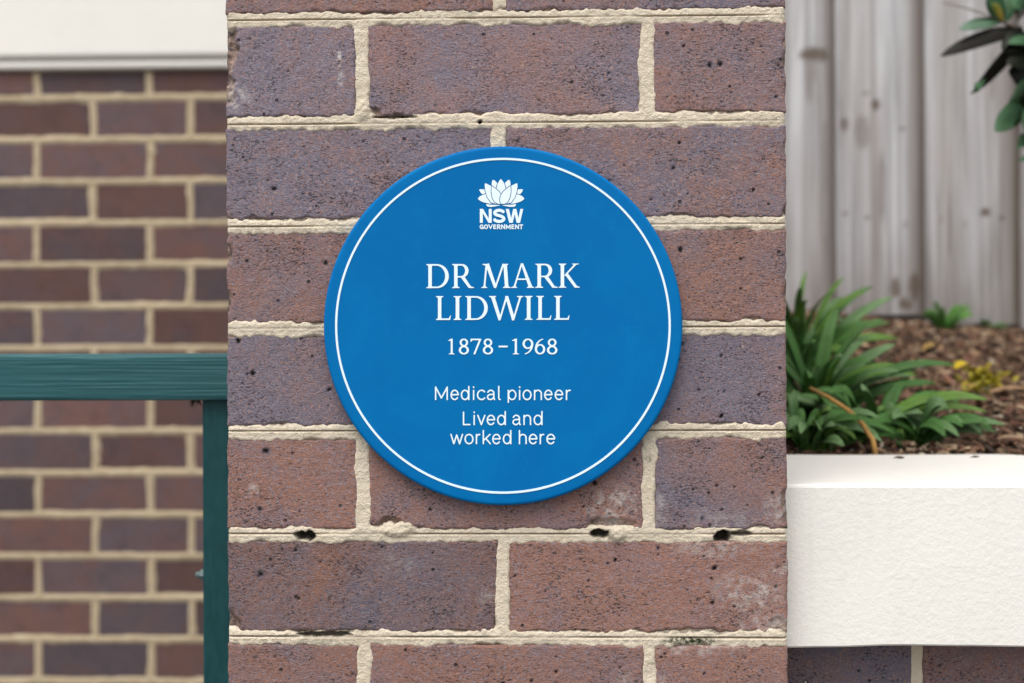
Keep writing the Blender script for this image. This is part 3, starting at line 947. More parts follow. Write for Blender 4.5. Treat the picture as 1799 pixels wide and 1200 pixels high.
SAN = {
    'M': [('s', [(0, 0), (0, 1), (.45, .12), (.90, 1), (.90, 0)], hw)],
    'e': [('s', [(.01, .39), (.60, .39)] + arc(.305, .372, .297, .372, 3, 322, 30), hw)],
    'd': [('s', arc(.29, .372, .285, .372, 0, 360, 36), hw), ('s', [(.60, 0), (.60, 1.05)], hw)],
    'i': [('s', [(0, 0), (0, .74)], hw), ('s', [(0, .985), (0, 1.0)], hw * 1.15)],
    'c': [('s', arc(.32, .372, .32, .372, 42, 318, 30), hw)],
    'a': [('s', arc(.28, .50, .26, .245, 160, 0, 16) + [(.54, .12), (.60, .0)], hw), ('s', [(.54, .44), (.30, .40)] + arc(.24, .20, .235, .20, 80, 300, 18) + [(.54, .16)], hw)],
    'l': [('s', [(0, 1.05), (0, .12), (.05, .02), (.14, 0)], hw)],
    'p': [('s', arc(.34, .372, .285, .372, 0, 360, 36), hw), ('s', [(.03, -.22), (.03, .74)], hw)],
    'o': [('s', arc(.32, .372, .32, .372, 0, 360, 40), hw)],
    'n': [('s', [(0, 0), (0, .74)], hw), ('s', [(0, .45)] + arc(.27, .47, .27, .275, 170, 0, 16) + [(.54, 0)], hw)],
    'r': [('s', [(0, 0), (0, .74)], hw), ('s', [(0, .42)] + arc(.28, .45, .28, .29, 165, 85, 10) + [(.32, .74)], hw)],
    'L': [('s', [(0, 1), (0, 0), (.50, 0)], hw)],
    'v': [('s', [(0, .74), (.27, .0), (.54, .74)], hw)],
    'w': [('s', [(0, .74), (.22, 0), (.44, .70), (.66, 0), (.88, .74)], hw)],
    'k': [('s', [(0, 0), (0, 1.05)], hw), ('s', [(.52, .74), (.03, .27)], hw), ('s', [(.20, .42), (.55, 0)], hw)],
    'h': [('s', [(0, 0), (0, 1.05)], hw), ('s', [(0, .45)] + arc(.27, .47, .27, .275, 170, 0, 16) + [(.54, 0)], hw)],
}
hb = .115
BLD = {
    'N': [('p', [(0, 0), (0, 1), (.24, 1), (.66, .30), (.66, 1), (.88, 1), (.88, 0), (.64, 0), (.22, .70), (.22, 0)])],
    'S': [('s', arc(.43, .72, .32, .18, 25, 180, 16) + bez((.11, .72), (.11, .48), (.77, .56), (.77, .28)) + arc(.43, .28, .34, .18, 0, -160, 16), hb * .95)],
    'W': [('p', [(0, 1), (.24, 1), (.40, .33), (.55, 1), (.78, 1), (.93, .33), (1.07, 1), (1.28, 1), (1.05, 0), (.80, 0), (.66, .62), (.52, 0), (.26, 0)])],
    'G': [('s', arc(.42, .5, .36, .40, 45, 345, 30), hb), ('s', [(.48, .45), (.77, .45), (.77, .1)], hb)],
    'O': [('s', arc(.45, .5, .36, .40, 0, 360, 36), hb)],
    'V': [('s', [(.08, .95), (.45, .10), (.82, .95)], hb)],
    'E': [('s', [(.62, .9), (.1, .9), (.1, .1), (.64, .1)], hb), ('s', [(.1, .5), (.56, .5)], hb)],
    'R': [('s', [(.1, .05), (.1, .9), (.42, .9)] + arc(.42, .68, .24, .22, 90, -90, 10) + [(.1, .46)], hb), ('s', [(.42, .44), (.68, .05)], hb)],
    'M': [('s', [(.1, .05), (.1, .9), (.5, .25), (.9, .9), (.9, .05)], hb)],
    'T': [('s', [(.05, .9), (.75, .9)], hb), ('s', [(.40, .9), (.40, .05)], hb)],
}
BLD['n'] = [('s', [(.1, .05), (.1, .92), (.7, .08), (.7, .95)], hb)]

def pl(px, py):                     # photo pixel -> plaque-local (x, z)
    p = pix(px, py, yf)
    return p.x - PC.x, p.z - PC.z
def put_line(name, items, font, ox, oy, sc, ytop, ybase, slope=0.0, yunits=1.0, step=.00022, weight=1.0):
    """items: (glyph, x0, x1) in crop pixels; ytop/ybase crop pixels of glyph heights 1 and 0"""
    prims = []
    for (gname, x0, x1) in items:
        G = font[gname]
        xsall = []
        for t in G:
            P = np.array(t[1])
            wv = (np.max(t[2]) if t[0] == 's' else 0)
            xsall += [P[:, 0].min() - wv, P[:, 0].max() + wv]
        gx0, gx1 = min(xsall), max(xsall)
        for t in G:
            P = np.array(t[1], float)
            cx = x0 + (P[:, 0] - gx0) / (gx1 - gx0) * (x1 - x0)
            cy = ybase + (ytop - ybase) * P[:, 1]
            Q = np.array([pl(ox + a / sc, oy + b / sc + slope * (a / sc)) for a, b in zip(cx, cy)])
            unit = abs(ytop - ybase) / sc / FPX * (yf - CAM[1])
            if t[0] == 's':
                prims.append(('s', Q, np.broadcast_to(np.asarray(t[2], float), (len(P),)) * unit * weight))
            else:
                prims.append(('p', Q))
    allv = []; allf = []
    pts = np.concatenate([p[1] for p in prims])
    def fn(X, Y):
        D = np.full(X.shape, 1e9)
        for p in prims:
            pad = .003
            i0 = max(0, int((p[1][:, 0].min() - pad - X[0, 0]) / step)); i1 = int((p[1][:, 0].max() + pad - X[0, 0]) / step) + 2
            Xs, Ys = X[i0:i1], Y[i0:i1]
            d = sd_poly(p[1], Xs, Ys) if p[0] == 'p' else sd_stroke(p[1], p[2], Xs, Ys)
            D[i0:i1] = np.minimum(D[i0:i1], d)
        return D
    v, f = contour_mesh(fn, pts[:, 0].min() - .003, pts[:, 0].max() + .003, pts[:, 1].min() - .003, pts[:, 1].max() + .003, step)
    me = bpy.data.meshes.new(name)
    me.from_pydata([(x, 0, z) for x, z in v], [], f)
    return obj(name, me, MAT['white_print'], plaque, (0, yf - .0004, 0))

a1 = (720, 440, 5.622)
put_line('lettering', [('D', 163, 385), ('R', 418, 635), ('M', 707, 995), ('A', 1000, 1228), ('R', 1240, 1462), ('K', 1470, 1678)], SER, *a1, 136, 374, slope=-.0035)
put_line('lettering', [('L', 258, 406), ('I', 432, 510), ('D', 548, 770), ('W', 782, 1120), ('I', 1135, 1213), ('L', 1250, 1398), ('L', 1425, 1577)], SER, *a1, 452, 688, slope=-.002)
put_line('lettering', [('1', 380, 442), ('8', 485, 583), ('7', 600, 705), ('8', 722, 822), ('-', 877, 967), ('1', 1010, 1078), ('9', 1113, 1220), ('6', 1235, 1337), ('8', 1355, 1457)], SER, *a1, 872, 1026)
a2 = (740, 660, 6.203)
put_line('lettering', [('M', 148, 293), ('e', 318, 412), ('d', 430, 528), ('i', 562, 581), ('c', 605, 700), ('a', 715, 808), ('l', 838, 868), ('p', 940, 1040), ('i', 1063, 1082), ('o', 1103, 1205), ('n', 1227, 1318), ('e', 1338, 1432), ('e', 1452, 1550), ('r', 1575, 1632)], SAN, *a2, 125, 260, weight=.84)
put_line('lettering', [('L', 452, 540), ('i', 568, 587), ('v', 608, 703), ('e', 712, 808), ('d', 825, 925), ('a', 992, 1087), ('n', 1112, 1200), ('d', 1222, 1325)], SAN, *a2, 398, 533, weight=.84)
put_line('lettering', [('w', 315, 460), ('o', 470, 573), ('r', 595, 645), ('k', 668, 762), ('e', 772, 868), ('d', 888, 985), ('h', 1062, 1152), ('e', 1170, 1268), ('r', 1290, 1342), ('e', 1362, 1462)], SAN, *a2, 606, 741, weight=.84)
a3 = (780, 300, 8.995)
put_line('lettering', [('N', 567, 755), ('S', 778, 970), ('W', 975, 1252)], BLD, *a3, 604, 824)
put_line('lettering', [('G', 565, 627), ('O', 632, 698), ('V', 700, 772), ('E', 780, 828), ('R', 838, 895), ('n', 904, 966), ('M', 976, 1054), ('E', 1066, 1113), ('n', 1123, 1187), ('T', 1192, 1250)], BLD, *a3, 850, 922, step=.00015)
# waterlily emblem: overlapping petals with the blue showing between them
def emblem():
    mx = lambda P: [(1806 - x, y) for x, y in P]
    F2 = [(1050, 245), (1000, 278), (940, 330), (908, 378), (890, 430), (888, 485), (905, 522), (950, 522), (1000, 500), (1036, 430), (1055, 330)]
    F1 = [(756, 245), (806, 278), (866, 330), (898, 378), (916, 430), (918, 485), (890, 522), (850, 520), (800, 490), (768, 430), (751, 330)]
    Cc = [(899, 133), (925, 162), (955, 215), (978, 300), (902, 420), (828, 300), (848, 215), (874, 162)]
    L2 = [(648, 205), (665, 203), (750, 245), (744, 340), (762, 430), (822, 522), (745, 500), (690, 425), (660, 340), (646, 250)]
    L3 = [(537, 440), (570, 405), (620, 382), (665, 370), (690, 440), (750, 522), (680, 512), (610, 492), (560, 465)]
    B1 = [(768, 150), (795, 152), (850, 205), (830, 300), (757, 262), (757, 190)]
    B2 = [(558, 302), (575, 295), (655, 298), (670, 365), (610, 376), (578, 340)]
    S1 = [(670, 530), (730, 540), (885, 545), (820, 560), (750, 571), (695, 566), (674, 550)]
    layers = [[F2], [F1], [Cc, L2, mx(L2)], [L3, mx(L3), B1, mx(B1)], [B2, mx(B2)], [S1, mx(S1)]]
    conv = lambda P: np.array([pl(780 + x / 8.995, 300 + y / 8.995) for x, y in P])
    gap = .00036
    def fn(X, Y):
        D = np.full(X.shape, 1e9); front = np.full(X.shape, 1e9)
        for li, lay in enumerate(layers):
            cur = np.full(X.shape, 1e9)
            for P in lay:
                cur = np.minimum(cur, sd_poly(conv(P), X, Y) - .00012)
            D = np.minimum(D, np.maximum(cur, gap * 1.6 - front))
            front = np.minimum(front, cur)
        return D
    c = conv([(530, 125), (1276, 580)])
    v, f = contour_mesh(fn, c[0, 0] - .002, c[1, 0] + .002, c[1, 1] - .002, c[0, 1] + .002, .00016)
    me = bpy.data.meshes.new('emblem'); me.from_pydata([(x, 0, z) for x, z in v], [], f)
    obj('emblem', me, MAT['white_print'], plaque, (0, yf - .0004, 0))
emblem()

# ------------------------------------------------------------------ garden bed
FY = 1.42                                   # fence line
def soil_z(x, y):
    t = np.clip((y - .34) / (FY - .34), 0, 1.35)
    zl = ctop - .022
    zf = CAM[2] + .034 - .095 * (x - .62)
    return zl + (zf - zl) * t
vns = VNoise(31)
xs = np.linspace(-.13, 2.6, 150); ys = np.concatenate([np.linspace(.338, 1.6, 70), [2.2, 4.0]])
X, Y = np.meshgrid(xs, ys, indexing='ij')
Z = soil_z(X, Y) + (fbm(vns, X * 14, Y * 14, 4) - .5) * .020 - .03 * np.clip((X - 1.6), 0, 1)
nx, ny = X.shape
V = np.stack([X, Y, Z], -1).reshape(-1, 3); idx = np.arange(nx * ny).reshape(nx, ny)
F4 = np.stack([idx[:-1, :-1], idx[1:, :-1], idx[1:, 1:], idx[:-1, 1:]], -1).reshape(-1, 4)
loop = np.concatenate([idx[:-1, 0], idx[-1, :-1], idx[:0:-1, -1], idx[0, :0:-1]])
B = V[loop].copy(); B[:, 2] = .002
n0 = len(V); V = np.concatenate([V, B]); bi = np.arange(len(loop)) + n0
me = mesh_np('garden_bed', V, [F4, np.stack([loop, bi, np.roll(bi, -1), np.roll(loop, -1)], -1)])
tag(obj('garden_bed', me, MAT['soil']), kind='structure')
def soil_at(x, y):
    return float(soil_z(x, y) + (fbm(vns, np.array([x * 14]), np.array([y * 14]), 4)[0] - .5) * .020 - .03 * max(0, min(1, x - 1.6)))
def ground_pix(px, py):
    """where the ray through a photo pixel meets the sloping bed"""
    for Yq in np.arange(.36, 2.0, .004):
        p = pix(px, py, Yq)
        if p.z <= soil_at(p.x, Yq): return p
    return pix(px, py, FY - .05)

# bark, twigs and dead leaves strewn over the bed
def litter():
    Vs = []; Fs = []; Cs = []
    pal = [((.135, .075, .046), .34), ((.055, .034, .025), .22), ((.22, .135, .08), .19), ((.36, .26, .165), .13), ((.16, .075, .05), .09), ((.36, .30, .22), .04)]
    cols = [p[0] for p in pal]; pr = np.array([p[1] for p in pal]); pr /= pr.sum()
    r = np.random.default_rng(3); n = 0
    for i in range(20000):
        x = r.uniform(.2, 1.45); y = r.uniform(.36, FY - .01)
        L = r.uniform(.003, .0095) * (2.0 if r.random() < .10 else 1); w = L * r.uniform(.18, .5); th = r.uniform(.0012, .0035)
        M = Matrix.Translation((x, y, soil_at(x, y) + r.uniform(.001, .009))) @ Matrix.Rotation(r.uniform(0, 6.28), 4, 'Z') @ Matrix.Rotation(r.normal(0, .35), 4, 'X') @ Matrix.Rotation(r.normal(0, .35), 4, 'Y')
        bow = r.uniform(-.15, .25) * L
        P = [(-L, -w * .6, 0), (0, -w, bow), (L, -w * .35, 0), (L, w * .35, 0), (0, w, bow), (-L, w * .6, 0)]
        P = P + [(a, b, c - th) for a, b, c in P]
        for p in P: Vs.append(M @ Vector(p))
        Fs += [(n, n + 1, n + 4, n + 5), (n + 1, n + 2, n + 3, n + 4), (n + 7, n + 6, n + 11, n + 10), (n + 8, n + 7, n + 10, n + 9)]
        for q in range(6):
            q2 = (q + 1) % 6
            Fs.append((n + q2, n + q, n + 6 + q, n + 6 + q2))
        c = np.array(cols[r.choice(len(cols), p=pr)]) * r.uniform(.7, 1.35)
        Cs += [c] * 12
        n += 12
    me = mesh_np('leaf_litter', np.array(Vs), np.array(Fs))
    cattr(me, 'tone', np.array(Cs))
    tag(obj('leaf_litter', me, MAT['litter']), 'brown bark chips and dry leaf litter covering the garden bed', 'leaf litter', kind='stuff')
litter()

# ------------------------------------------------------------------ paling fence
fence = empty('paling_fence', (.6, FY, 1.4))
tag(fence, 'weathered grey timber paling fence at the back of the garden bed', 'fence')
def paling(x0, x1, zb, zt, knots, seed, yl, yr):
    vn = VNoise(seed)
    th = .014
    nx = 40; nz = 220
    u = np.linspace(0, 1, nx); z = np.linspace(zb, zt, nz)
    U, Z = np.meshgrid(u, z, indexing='ij')
    X = x0 + (x1 - x0) * U
    Y = yl + (yr - yl) * U + (fbm(vn, U * 3, Z * 1.5, 2) - .5) * .006 + (fbm(vn, U * 14, Z * 2 + 9, 2) - .5) * .0022
    edge = (fbm(vn, Z * 6, 0 * Z + 3, 2) - .5) * .005
    X = X + edge * (U > .97) + edge * .6 * (U < .03)
    kn_shade = np.zeros_like(X)
    for (px, py, rx, rz, st) in knots:
        p = pix(px, py, FY)
        dd = np.hypot((X - p.x) / rx, (Z - p.z) / rz) + (fbm(vn, X * 60, Z * 40, 3) - .5) * .7
        kn_shade = np.maximum(kn_shade, np.clip((1.25 - dd) * 1.9, 0, 1) * min(1, st * 1.35))
    # shade at the lapped edge painted in, together with its unbleached brown strip
    lap_shade = np.clip(1 - ((x1 - .016) - X - .006 * fbm(vn, Z * 5, 0 * Z, 3)) / (.018 + .030 * fbm(vn, Z * 3 + 7, 0 * Z, 2)), 0, 1) ** .8
    kn_shade = np.maximum(kn_shade, lap_shade * .85)
    low_ = np.clip(1 - (Z - zb) / (.10 + .16 * fbm(vn, U * 9, Z * 2, 3)), 0, 1) * fbm(vn, U * 7 + 3, Z * 9, 3)
    kn_shade = np.maximum(kn_shade, low_ * .95)
    V = np.stack([X, Y, Z], -1).reshape(-1, 3)
    idx = np.arange(nx * nz).reshape(nx, nz)
    F4 = np.stack([idx[:-1, :-1], idx[1:, :-1], idx[1:, 1:], idx[:-1, 1:]], -1).reshape(-1, 4)
    n0 = len(V); B = V.copy(); B[:, 1] += th
    loop = np.concatenate([idx[:-1, 0], idx[-1, :-1], idx[:0:-1, -1], idx[0, :0:-1]])
    Fs = np.stack([loop, loop + n0, np.roll(loop, -1) + n0, np.roll(loop, -1)], -1)
    me = mesh_np('paling', np.concatenate([V, B]), [F4, F4[:, ::-1] + n0, Fs])
    fattr(me, 'knot_shade', np.concatenate([kn_shade.ravel(), kn_shade.ravel()]))
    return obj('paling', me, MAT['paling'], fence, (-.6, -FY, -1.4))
KN = {0: [(1424, 98, .022, .012, .9), (1445, 100, .010, .014, .8), (1420, 135, .010, .05, .35), (1455, 330, .012, .16, .5)],
      1: [(1533, 187, .009, .010, 1.0), (1478, 222, .007, .012, .6), (1510, 235, .014, .028, .35), (1516, 168, .008, .006, .35), (1545, 330, .006, .06, .35), (1582, 228, .007, .006, .5), (1590, 395, .008, .005, .4), (1480, 377, .004, .004, .5), (1520, 385, .005, .005, .5), (1570, 505, .010, .022, .7), (1605, 505, .012, .03, .8), (1586, 535, .016, .012, .8)],
      2: [(1727, 375, .010, .007, .85), (1757, 385, .006, .006, .75), (1662, 400, .004, .05, .5), (1740, 130, .004, .05, .45), (1648, 388, .004, .004, .5), (1690, 395, .004, .004, .4)]}
edges_px = [1300, 1464, 1619, 1786, 1950]
ex = [pix(e, 300, FY).x for e in edges_px]
exs = list(ex)
while exs[0] > .03: exs.insert(0, exs[0] - .158)
while exs[-1] < 2.5: exs.append(exs[-1] + .160)
for i in range(len(exs) - 1):
    ki = -1
    for q in range(4):
        if abs(exs[i] - ex[q]) < 1e-6: ki = q
    a, b = exs[i], exs[i + 1]
    zb_ = soil_at((a + b) / 2, FY) + random.uniform(.004, .010) - .004
    zb_ = {1: pix(1540, 553, FY).z, 2: pix(1700, 570, FY).z, 3: pix(1790, 578, FY).z}.get(ki, zb_)
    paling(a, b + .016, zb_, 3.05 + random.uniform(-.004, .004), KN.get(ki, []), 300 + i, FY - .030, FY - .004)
for z in (1.75, 2.75):
    obj('rail', box_mesh('rail', (exs[0], .018, z - .035), (exs[-1], .056, z + .035), .003, 1), MAT['fence_rail'], fence, (-.6, 0, -1.4))
for x in (.25, 1.9):
    obj('post', box_mesh('post', (x - .05, .056, .9), (x + .05, .14, 3.0), .004, 1), MAT['fence_rail'], fence, (-.6, 0, -1.4))

# ------------------------------------------------------------------ strap-leaved plants
def leaf_mesh(p0, ctrl, p1, width, side, cols, fold=.25, tipw=.12, n=14, base=.45):
    """an arching strap leaf along a quadratic curve; side = rough across direction; keeled, with thickness"""
    p0, ctrl, p1 = Vector(p0), Vector(ctrl), Vector(p1)
    Vt = []; Cc = []
    for i in range(n + 1):
        t = i / n
        c = p0 * (1 - t) ** 2 + ctrl * 2 * t * (1 - t) + p1 * t * t
        tg = ((ctrl - p0) * (1 - t) + (p1 - ctrl) * t).normalized()
        s_ = (side - tg * side.dot(tg)).normalized()
        nn = tg.cross(s_)
        if t < .42: w = base + (1 - base) * math.sin(t / .42 * math.pi / 2)
        else:
            q = (t - .42) / .58
            w = tipw + (1 - tipw) * max(0, 1 - q ** 2.3) ** .85
        w *= width / 2
        for k_, u in enumerate((-1, -.5, 0, .5, 1)):
            Vt.append(c + s_ * (u * w) + nn * (abs(u) * w * fold))
            col = np.array(cols[0]) * (1 - t) + np.array(cols[1]) * t
            Cc.append(col * (.80, 1.06, .84, 1.0, 1.1)[k_])
    m = 5; F = []
    for i in range(n):
        for j in range(m - 1):
            F.append((i * m + j, i * m + j + 1, (i + 1) * m + j + 1, (i + 1) * m + j))
    V = np.array([tuple(v) for v in Vt])
    # thickness
    nrm = np.zeros_like(V)
    th = .0007
    n0 = len(V)
    off = np.array([tuple((Vector((0, 0, 1)) * th)) for _ in V])
    Fb = np.array(F)[:, ::-1] + n0
    rim = [i * m for i in range(n + 1)] + [n * m + j for j in range(1, m)] + [i * m + m - 1 for i in range(n - 1, -1, -1)] + [j for j in range(m - 2, 0, -1)]
    rim = np.array(rim)
    Fs = np.stack([rim, np.roll(rim, -1), np.roll(rim, -1) + n0, rim + n0], -1)
    me = mesh_np('leaf', np.concatenate([V, V - off]), [np.array(F), Fb, Fs], True)
    cattr(me, 'tone', np.array(Cc + Cc))
    return me

GREENS = [((.050, .165, .022), (.125, .265, .070)), ((.055, .180, .028), (.200, .330, .140)), ((.034, .120, .016), (.090, .215, .050)), ((.105, .250, .026), (.165, .300, .060)), ((.030, .110, .016), (.165, .285, .115))]
def strap_plant(base_px, Yb, tips, label, extra=10, seed=1, height=.22, spread=.20):
    r = random.Random(seed)
    b = pix(*base_px, Yb); b.z = soil_at(b.x, Yb) - .004
    root = empty('strap_leaved_plant', b)
    tag(root, label, 'plant', 'strap-leaved plants behind the coping')
    def add(tip, width, arch):
        L = (tip - b)
        mid = b + Vector((L.x * .42, L.y * .42, max(L.z, 0) * .62 + arch * .55))
        side = Vector((-L.y, L.x, 0))
        if side.length < .02: side = Vector((1, .3, 0))
        side = side.normalized()
        if side.y < 0: side = -side
        side = side * r.uniform(.55, .9) + Vector((r.uniform(-.2, .2), 0, r.uniform(.35, .95)))
        st = Vector((r.uniform(-.02, .02), r.uniform(-.02, .02), 0))
        me = leaf_mesh(st, mid - b, tip - b, width * .64, side, r.choice(GREENS), fold=r.uniform(.12, .3), n=12)
        obj('leaf', me, MAT['leaf'], root)
    for (px, py, dY, w, arch) in tips:
        add(pix(px, py, Yb + dY), w, arch)
    for i in range(extra):
        a = r.uniform(0, 6.28); d = r.uniform(.4, 1) * spread
        t = b + Vector((math.cos(a) * d, math.sin(a) * d * .7, r.uniform(.25, 1) * height * (1.25 - d / spread * .6)))
        if t.x < HALF + .02 and t.y < .5: t.x = HALF + .03
        t.y = max(t.y, cback + .012)
        t.y = min(t.y, FY - .05)
        add(t, r.uniform(.020, .030), r.uniform(.03, .09))
    return root
strap_plant((1395, 700), .80, [(1416, 476, .30, .016, .05), (1412, 528, -.05, .034, .05), (1490, 532, .02, .030, .06), (1534, 566, -.02, .034, .05), (1460, 560, .0, .026, .05), (1402, 560, -.06, .03, .04), (1432, 600, -.08, .026, .05), (1482, 522, .1, .02, .06)], 'tall strap-leaved green plant rising beside the pillar in front of the palings', 36, 4, .19, .17)
strap_plant((1430, 770), .58, [(1598, 660, .02, .030, .07), (1570, 690, .06, .026, .05), (1500, 640, .05, .028, .06), (1440, 640, .0, .028, .05), (1392, 690, -.05, .024, .04), (1470, 700, .08, .024, .03)], 'spreading strap-leaved green plant between the pillar and the mulch, one long leaf pointing right', 44, 5, .15, .17)
strap_plant((1530, 812), .50, [(1625, 728, .02, .022, .06), (1640, 742, .06, .020, .04), (1526, 690, .0, .018, .02), (1552, 712, .02, .016, .02), (1622, 726, -.03, .026, .05), (1600, 770, .03, .022, .03), (1480, 745, .02, .022, .04), (1430, 770, .0, .024, .04)], 'low strap-leaved green plant with narrow upright leaves just behind the coping', 30, 6, .085, .15)
strap_plant((1610, 818), .47, [(1660, 752, .04, .030, .04), (1704, 786, .05, .024, .03), (1580, 760, .0, .024, .03), (1640, 775, .02, .022, .03), (1690, 792, .0, .02, .02), (1612, 766, .05, .02, .03)], 'small strap-leaved green plant over the coping edge, outermost towards the mulch', 22, 8, .05, .10)
strap_plant((1425, 815), .43, [(1400, 740, .0, .026, .03), (1450, 735, .02, .026, .03), (1490, 755, .03, .024, .03), (1410, 765, -.02, .024, .02), (1520, 775, .02, .022, .02), (1465, 790, .0, .022, .02)], 'dense strap-leaved green plant squeezed between the pillar and the coping', 46, 17, .075, .11)
# dead arching stalk lying over the leaves
def tube(pts, r0, r1, n=7):
    Vt = []; F = []
    for i, p in enumerate(pts):
        t = i / (len(pts) - 1)
        a = Vector(pts[max(i - 1, 0)]); b_ = Vector(pts[min(i + 1, len(pts) - 1)])
        tg = (b_ - a).normalized(); s_ = tg.orthogonal().normalized(); u_ = tg.cross(s_)
        rr = r0 + (r1 - r0) * t
        for q in range(n):
            an = 2 * math.pi * q / n
            Vt.append(tuple(Vector(p) + s_ * math.cos(an) * rr + u_ * math.sin(an) * rr))
    for i in range(len(pts) - 1):
        for q in range(n):
            F.append((i * n + q, i * n + (q + 1) % n, (i + 1) * n + (q + 1) % n, (i + 1) * n + q))
    return mesh_np('tube', np.array(Vt), [np.array(F), np.arange(n)[None, ::-1], (np.arange(n) + (len(pts) - 1) * n)[None, :]], True)
sp_ = [pix(1424, 682, .46), pix(1455, 698, .42), pix(1490, 720, .395), pix(1515, 745, .38), pix(1533, 772, .37), pix(1545, 800, .362)]
sp_[-1].z = soil_at(sp_[-1].x, .362) - .002
me = tube(sp_, .0022, .0032); cattr(me, 'tone', np.tile((.34, .19, .055), (len(me.vertices), 1)))
tag(obj('dead_stalk', me, MAT['litter']), 'thin tan dead stalk arching over the strap leaves', 'stalk')

# small weeds, yellow patch, fallen leaves
def rosette(name, label, cat, px, py, n, L, w, cols, seed, rise=.6, mat='leaf'):
    r = random.Random(seed)
    b = ground_pix(px, py)
    root = empty(name, b)
    tag(root, label, cat)
    for i in range(n):
        a = 6.28 * i / n + r.uniform(-.4, .4); l_ = L * r.uniform(.6, 1.1)
        t = Vector((math.cos(a) * l_, math.sin(a) * l_ * .8, l_ * rise * r.uniform(.3, 1.3)))
        me = leaf_mesh((0, 0, -.003), (t.x * .45, t.y * .45, t.z * .9 + .01), t, w * r.uniform(.7, 1.1), Vector((-t.y, t.x, .1)), r.choice(cols), n=6)
        obj('leaf', me, MAT[mat], root)
    return root
rosette('weed', 'small bright green weed growing in the mulch at the foot of the fence', 'weed', 1660, 585, 9, .055, .018, [((.06, .20, .02), (.12, .30, .05)), ((.07, .20, .03), (.16, .30, .10))], 3, 1.0)
rosette('weed', 'tiny pale green weed close under the palings, right of the brighter weed', 'weed', 1740, 582, 7, .04, .012, [((.07, .17, .04), (.12, .22, .08))], 9, .5)
YEL = [((.40, .30, .015), (.55, .42, .03)), ((.36, .30, .02), (.50, .42, .04)), ((.26, .27, .03), (.48, .40, .03))]
yroot = ground_pix(1730, 684)
yp = empty('yellow_groundcover', yroot)
tag(yp, 'patch of bright yellow creeping foliage on the mulch', 'plant')
r_ = random.Random(12)
for i in range(70):
    gp = ground_pix(r_.gauss(1732, 24), r_.gauss(680, 9))
    s0 = Vector((gp.x, gp.y, soil_at(gp.x, gp.y) + .002)) - yroot
    a = r_.uniform(0, 6.28); l_ = r_.uniform(.009, .018)
    t = s0 + Vector((math.cos(a) * l_, math.sin(a) * l_, r_.uniform(.004, .016)))
    me = leaf_mesh(s0, (s0 + t) / 2 + Vector((0, 0, .006)), t, r_.uniform(.007, .012), Vector((-math.sin(a), math.cos(a), .1)), r_.choice(YEL), n=5)
    obj('leaf', me, MAT['leaf'], yp)
gp = ground_pix(1685, 655)
DRY = [(1712, 762, .034, .013, .5, (.46, .30, .15), 'broad tan dry leaf lying on the mulch near the coping'), (1640, 760, .022, .010, 2.7, (.40, .28, .17), 'small tan dry leaf lying on the mulch beside the strap leaves'), (1636, 622, .03, .006, .9, (.38, .24, .07), 'narrow ochre dry leaf curling on the mulch below the green weed'), (1690, 657, .012, .010, .3, (.52, .38, .02), 'single yellow leaf fallen beside the yellow groundcover'), (1780, 640, .022, .008, 2.2, (.36, .27, .18), 'pale dry leaf on the mulch beyond the yellow groundcover'), (1770, 700, .03, .006, .1, (.30, .18, .10), 'brown curled dry leaf in front of the yellow groundcover')]
for (px, py, L, w, a, col, lab) in DRY:
    g_ = ground_pix(px, py)
    g_.z = soil_at(g_.x, g_.y)
    d = Vector((math.cos(a), math.sin(a), 0))
    me = leaf_mesh(-d * L + Vector((0, 0, .006)), Vector((0, 0, .017)), d * L + Vector((0, 0, .012)), w * 2, Vector((-d.y, d.x, .25)), (col, tuple(c * 1.15 for c in col)), fold=.3, n=8, base=.15)
    tag(obj('dry_leaf', me, MAT['litter'], None, g_), lab, 'leaf')

# ------------------------------------------------------------------ shrub reaching in from the right
SY = .86
sx = pix(1880, 300, SY).x
shrub = empty('shrub', (sx, SY, soil_at(sx, SY) - .01))
tag(shrub, 'glossy dark-leaved shrub whose branch hangs in front of the palings', 'shrub')
so_ = Vector(shrub.location)
trunk_pts = [so_ * 1.0, pix(1885, 420, SY), pix(1868, 250, SY), pix(1850, 120, SY), pix(1845, -60, SY), pix(1870, -260, SY)]
me = tube([tuple(p - so_) for p in trunk_pts], .011, .004, 9)
obj('trunk', me, MAT['stem'], shrub)
def branch(pts, r0, r1):
    obj('branch', tube([tuple(p - so_) for p in pts], r0, r1, 7), MAT['stem'], shrub)
branch([pix(1850, 120, SY), pix(1820, 75, SY - .01), pix(1785, 52, SY - .02), pix(1758, 36, SY - .03)], .0045, .002)
branch([pix(1862, 230, SY), pix(1838, 190, SY - .01), pix(1812, 180, SY - .02)], .004, .002)
branch([pix(1846, -10, SY), pix(1822, -5, SY - .01), pix(1800, 8, SY - .02)], .004, .002)
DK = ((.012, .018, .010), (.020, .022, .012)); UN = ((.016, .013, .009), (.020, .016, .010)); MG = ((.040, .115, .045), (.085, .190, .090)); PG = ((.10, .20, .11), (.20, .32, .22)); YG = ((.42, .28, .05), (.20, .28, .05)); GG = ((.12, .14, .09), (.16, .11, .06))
face = Vector((.15, -.2, 1)); flat = Vector((0, .55, .85))
def sleaf(bp, tp, w, cols, side, dy0=-.02, dy1=-.05, sag=.01, base=.3, tipw=.1, fold=.2):
    p0 = pix(*bp, SY + dy0) - so_; p1 = pix(*tp, SY + dy1) - so_
    mid = (p0 + p1) / 2 + Vector((0, -.004, sag))
    obj('leaf', leaf_mesh(p0, mid, p1, w, side, cols, fold=fold, base=base, tipw=tipw, n=12), MAT['leaf'], shrub)
sleaf((1797, 50), (1653, 98), .024, UN, Vector((.1, .45, 1)), sag=.012)
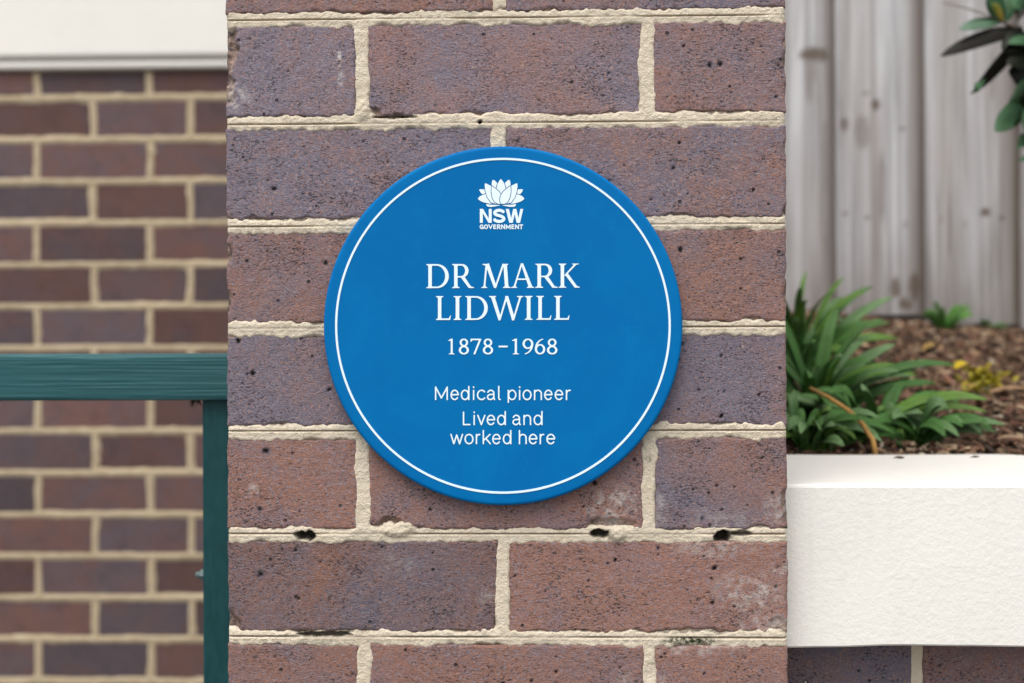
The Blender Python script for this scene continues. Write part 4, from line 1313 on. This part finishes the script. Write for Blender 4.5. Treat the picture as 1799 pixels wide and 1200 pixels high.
sleaf((1800, 55), (1700, 80), .022, MG, Vector((0, 1, .35)), dy1=-.01, sag=.0)
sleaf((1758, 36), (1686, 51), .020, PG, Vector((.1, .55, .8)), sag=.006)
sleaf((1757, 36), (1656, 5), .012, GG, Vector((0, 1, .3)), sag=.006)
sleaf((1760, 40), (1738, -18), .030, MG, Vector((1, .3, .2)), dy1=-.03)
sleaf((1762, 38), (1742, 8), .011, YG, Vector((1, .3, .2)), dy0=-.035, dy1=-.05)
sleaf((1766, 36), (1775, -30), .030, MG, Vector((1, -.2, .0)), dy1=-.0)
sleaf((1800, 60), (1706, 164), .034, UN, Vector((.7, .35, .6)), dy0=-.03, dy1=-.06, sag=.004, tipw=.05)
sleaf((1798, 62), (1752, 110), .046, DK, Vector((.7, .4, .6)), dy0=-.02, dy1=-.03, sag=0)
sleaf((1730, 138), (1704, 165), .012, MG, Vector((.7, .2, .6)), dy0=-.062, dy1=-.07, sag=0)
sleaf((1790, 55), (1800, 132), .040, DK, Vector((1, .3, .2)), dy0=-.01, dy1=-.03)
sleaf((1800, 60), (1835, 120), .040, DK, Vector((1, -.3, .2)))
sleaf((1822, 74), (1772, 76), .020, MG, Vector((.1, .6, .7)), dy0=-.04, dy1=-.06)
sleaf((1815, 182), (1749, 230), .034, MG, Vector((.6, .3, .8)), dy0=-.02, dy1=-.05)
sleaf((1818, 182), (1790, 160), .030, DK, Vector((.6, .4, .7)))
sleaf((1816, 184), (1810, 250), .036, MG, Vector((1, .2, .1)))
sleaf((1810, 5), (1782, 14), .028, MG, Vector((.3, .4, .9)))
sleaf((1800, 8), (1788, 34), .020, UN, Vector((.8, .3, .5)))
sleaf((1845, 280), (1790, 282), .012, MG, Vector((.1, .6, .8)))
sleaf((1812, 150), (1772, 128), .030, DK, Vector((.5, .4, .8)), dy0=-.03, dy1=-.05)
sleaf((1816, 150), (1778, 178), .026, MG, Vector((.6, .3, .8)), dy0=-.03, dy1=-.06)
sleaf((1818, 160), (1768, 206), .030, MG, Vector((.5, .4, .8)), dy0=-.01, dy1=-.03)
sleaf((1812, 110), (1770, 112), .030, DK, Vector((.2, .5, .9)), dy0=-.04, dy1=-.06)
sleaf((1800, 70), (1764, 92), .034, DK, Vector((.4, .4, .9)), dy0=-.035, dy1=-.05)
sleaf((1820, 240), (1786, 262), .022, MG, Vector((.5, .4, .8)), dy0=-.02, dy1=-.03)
r_ = random.Random(44)
for i in range(60):                   # the rest of the crown, out to the right of the frame
    px = r_.uniform(1812, 2010); py = r_.uniform(-330, 330)
    bp = (px, py); a = r_.uniform(0, 6.28); l_ = r_.uniform(70, 130)
    tp = (px + math.cos(a) * l_, py + math.sin(a) * l_ * .7)
    if tp[0] < 1806: tp = (1806 + r_.uniform(0, 30), tp[1])
    dy = r_.uniform(-.12, .14)
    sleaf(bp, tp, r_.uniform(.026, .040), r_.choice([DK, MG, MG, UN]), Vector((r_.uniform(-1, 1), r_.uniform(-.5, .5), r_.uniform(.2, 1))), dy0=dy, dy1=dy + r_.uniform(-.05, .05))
for i in range(9):
    y0 = r_.uniform(-280, 280); s_ = 1 if i % 2 else -.0
    branch([pix(1862, y0 + 30, SY), pix(1910, y0, SY + r_.uniform(-.06, .06)), pix(1970, y0 - 30, SY + r_.uniform(-.1, .1))], .0035, .0015)
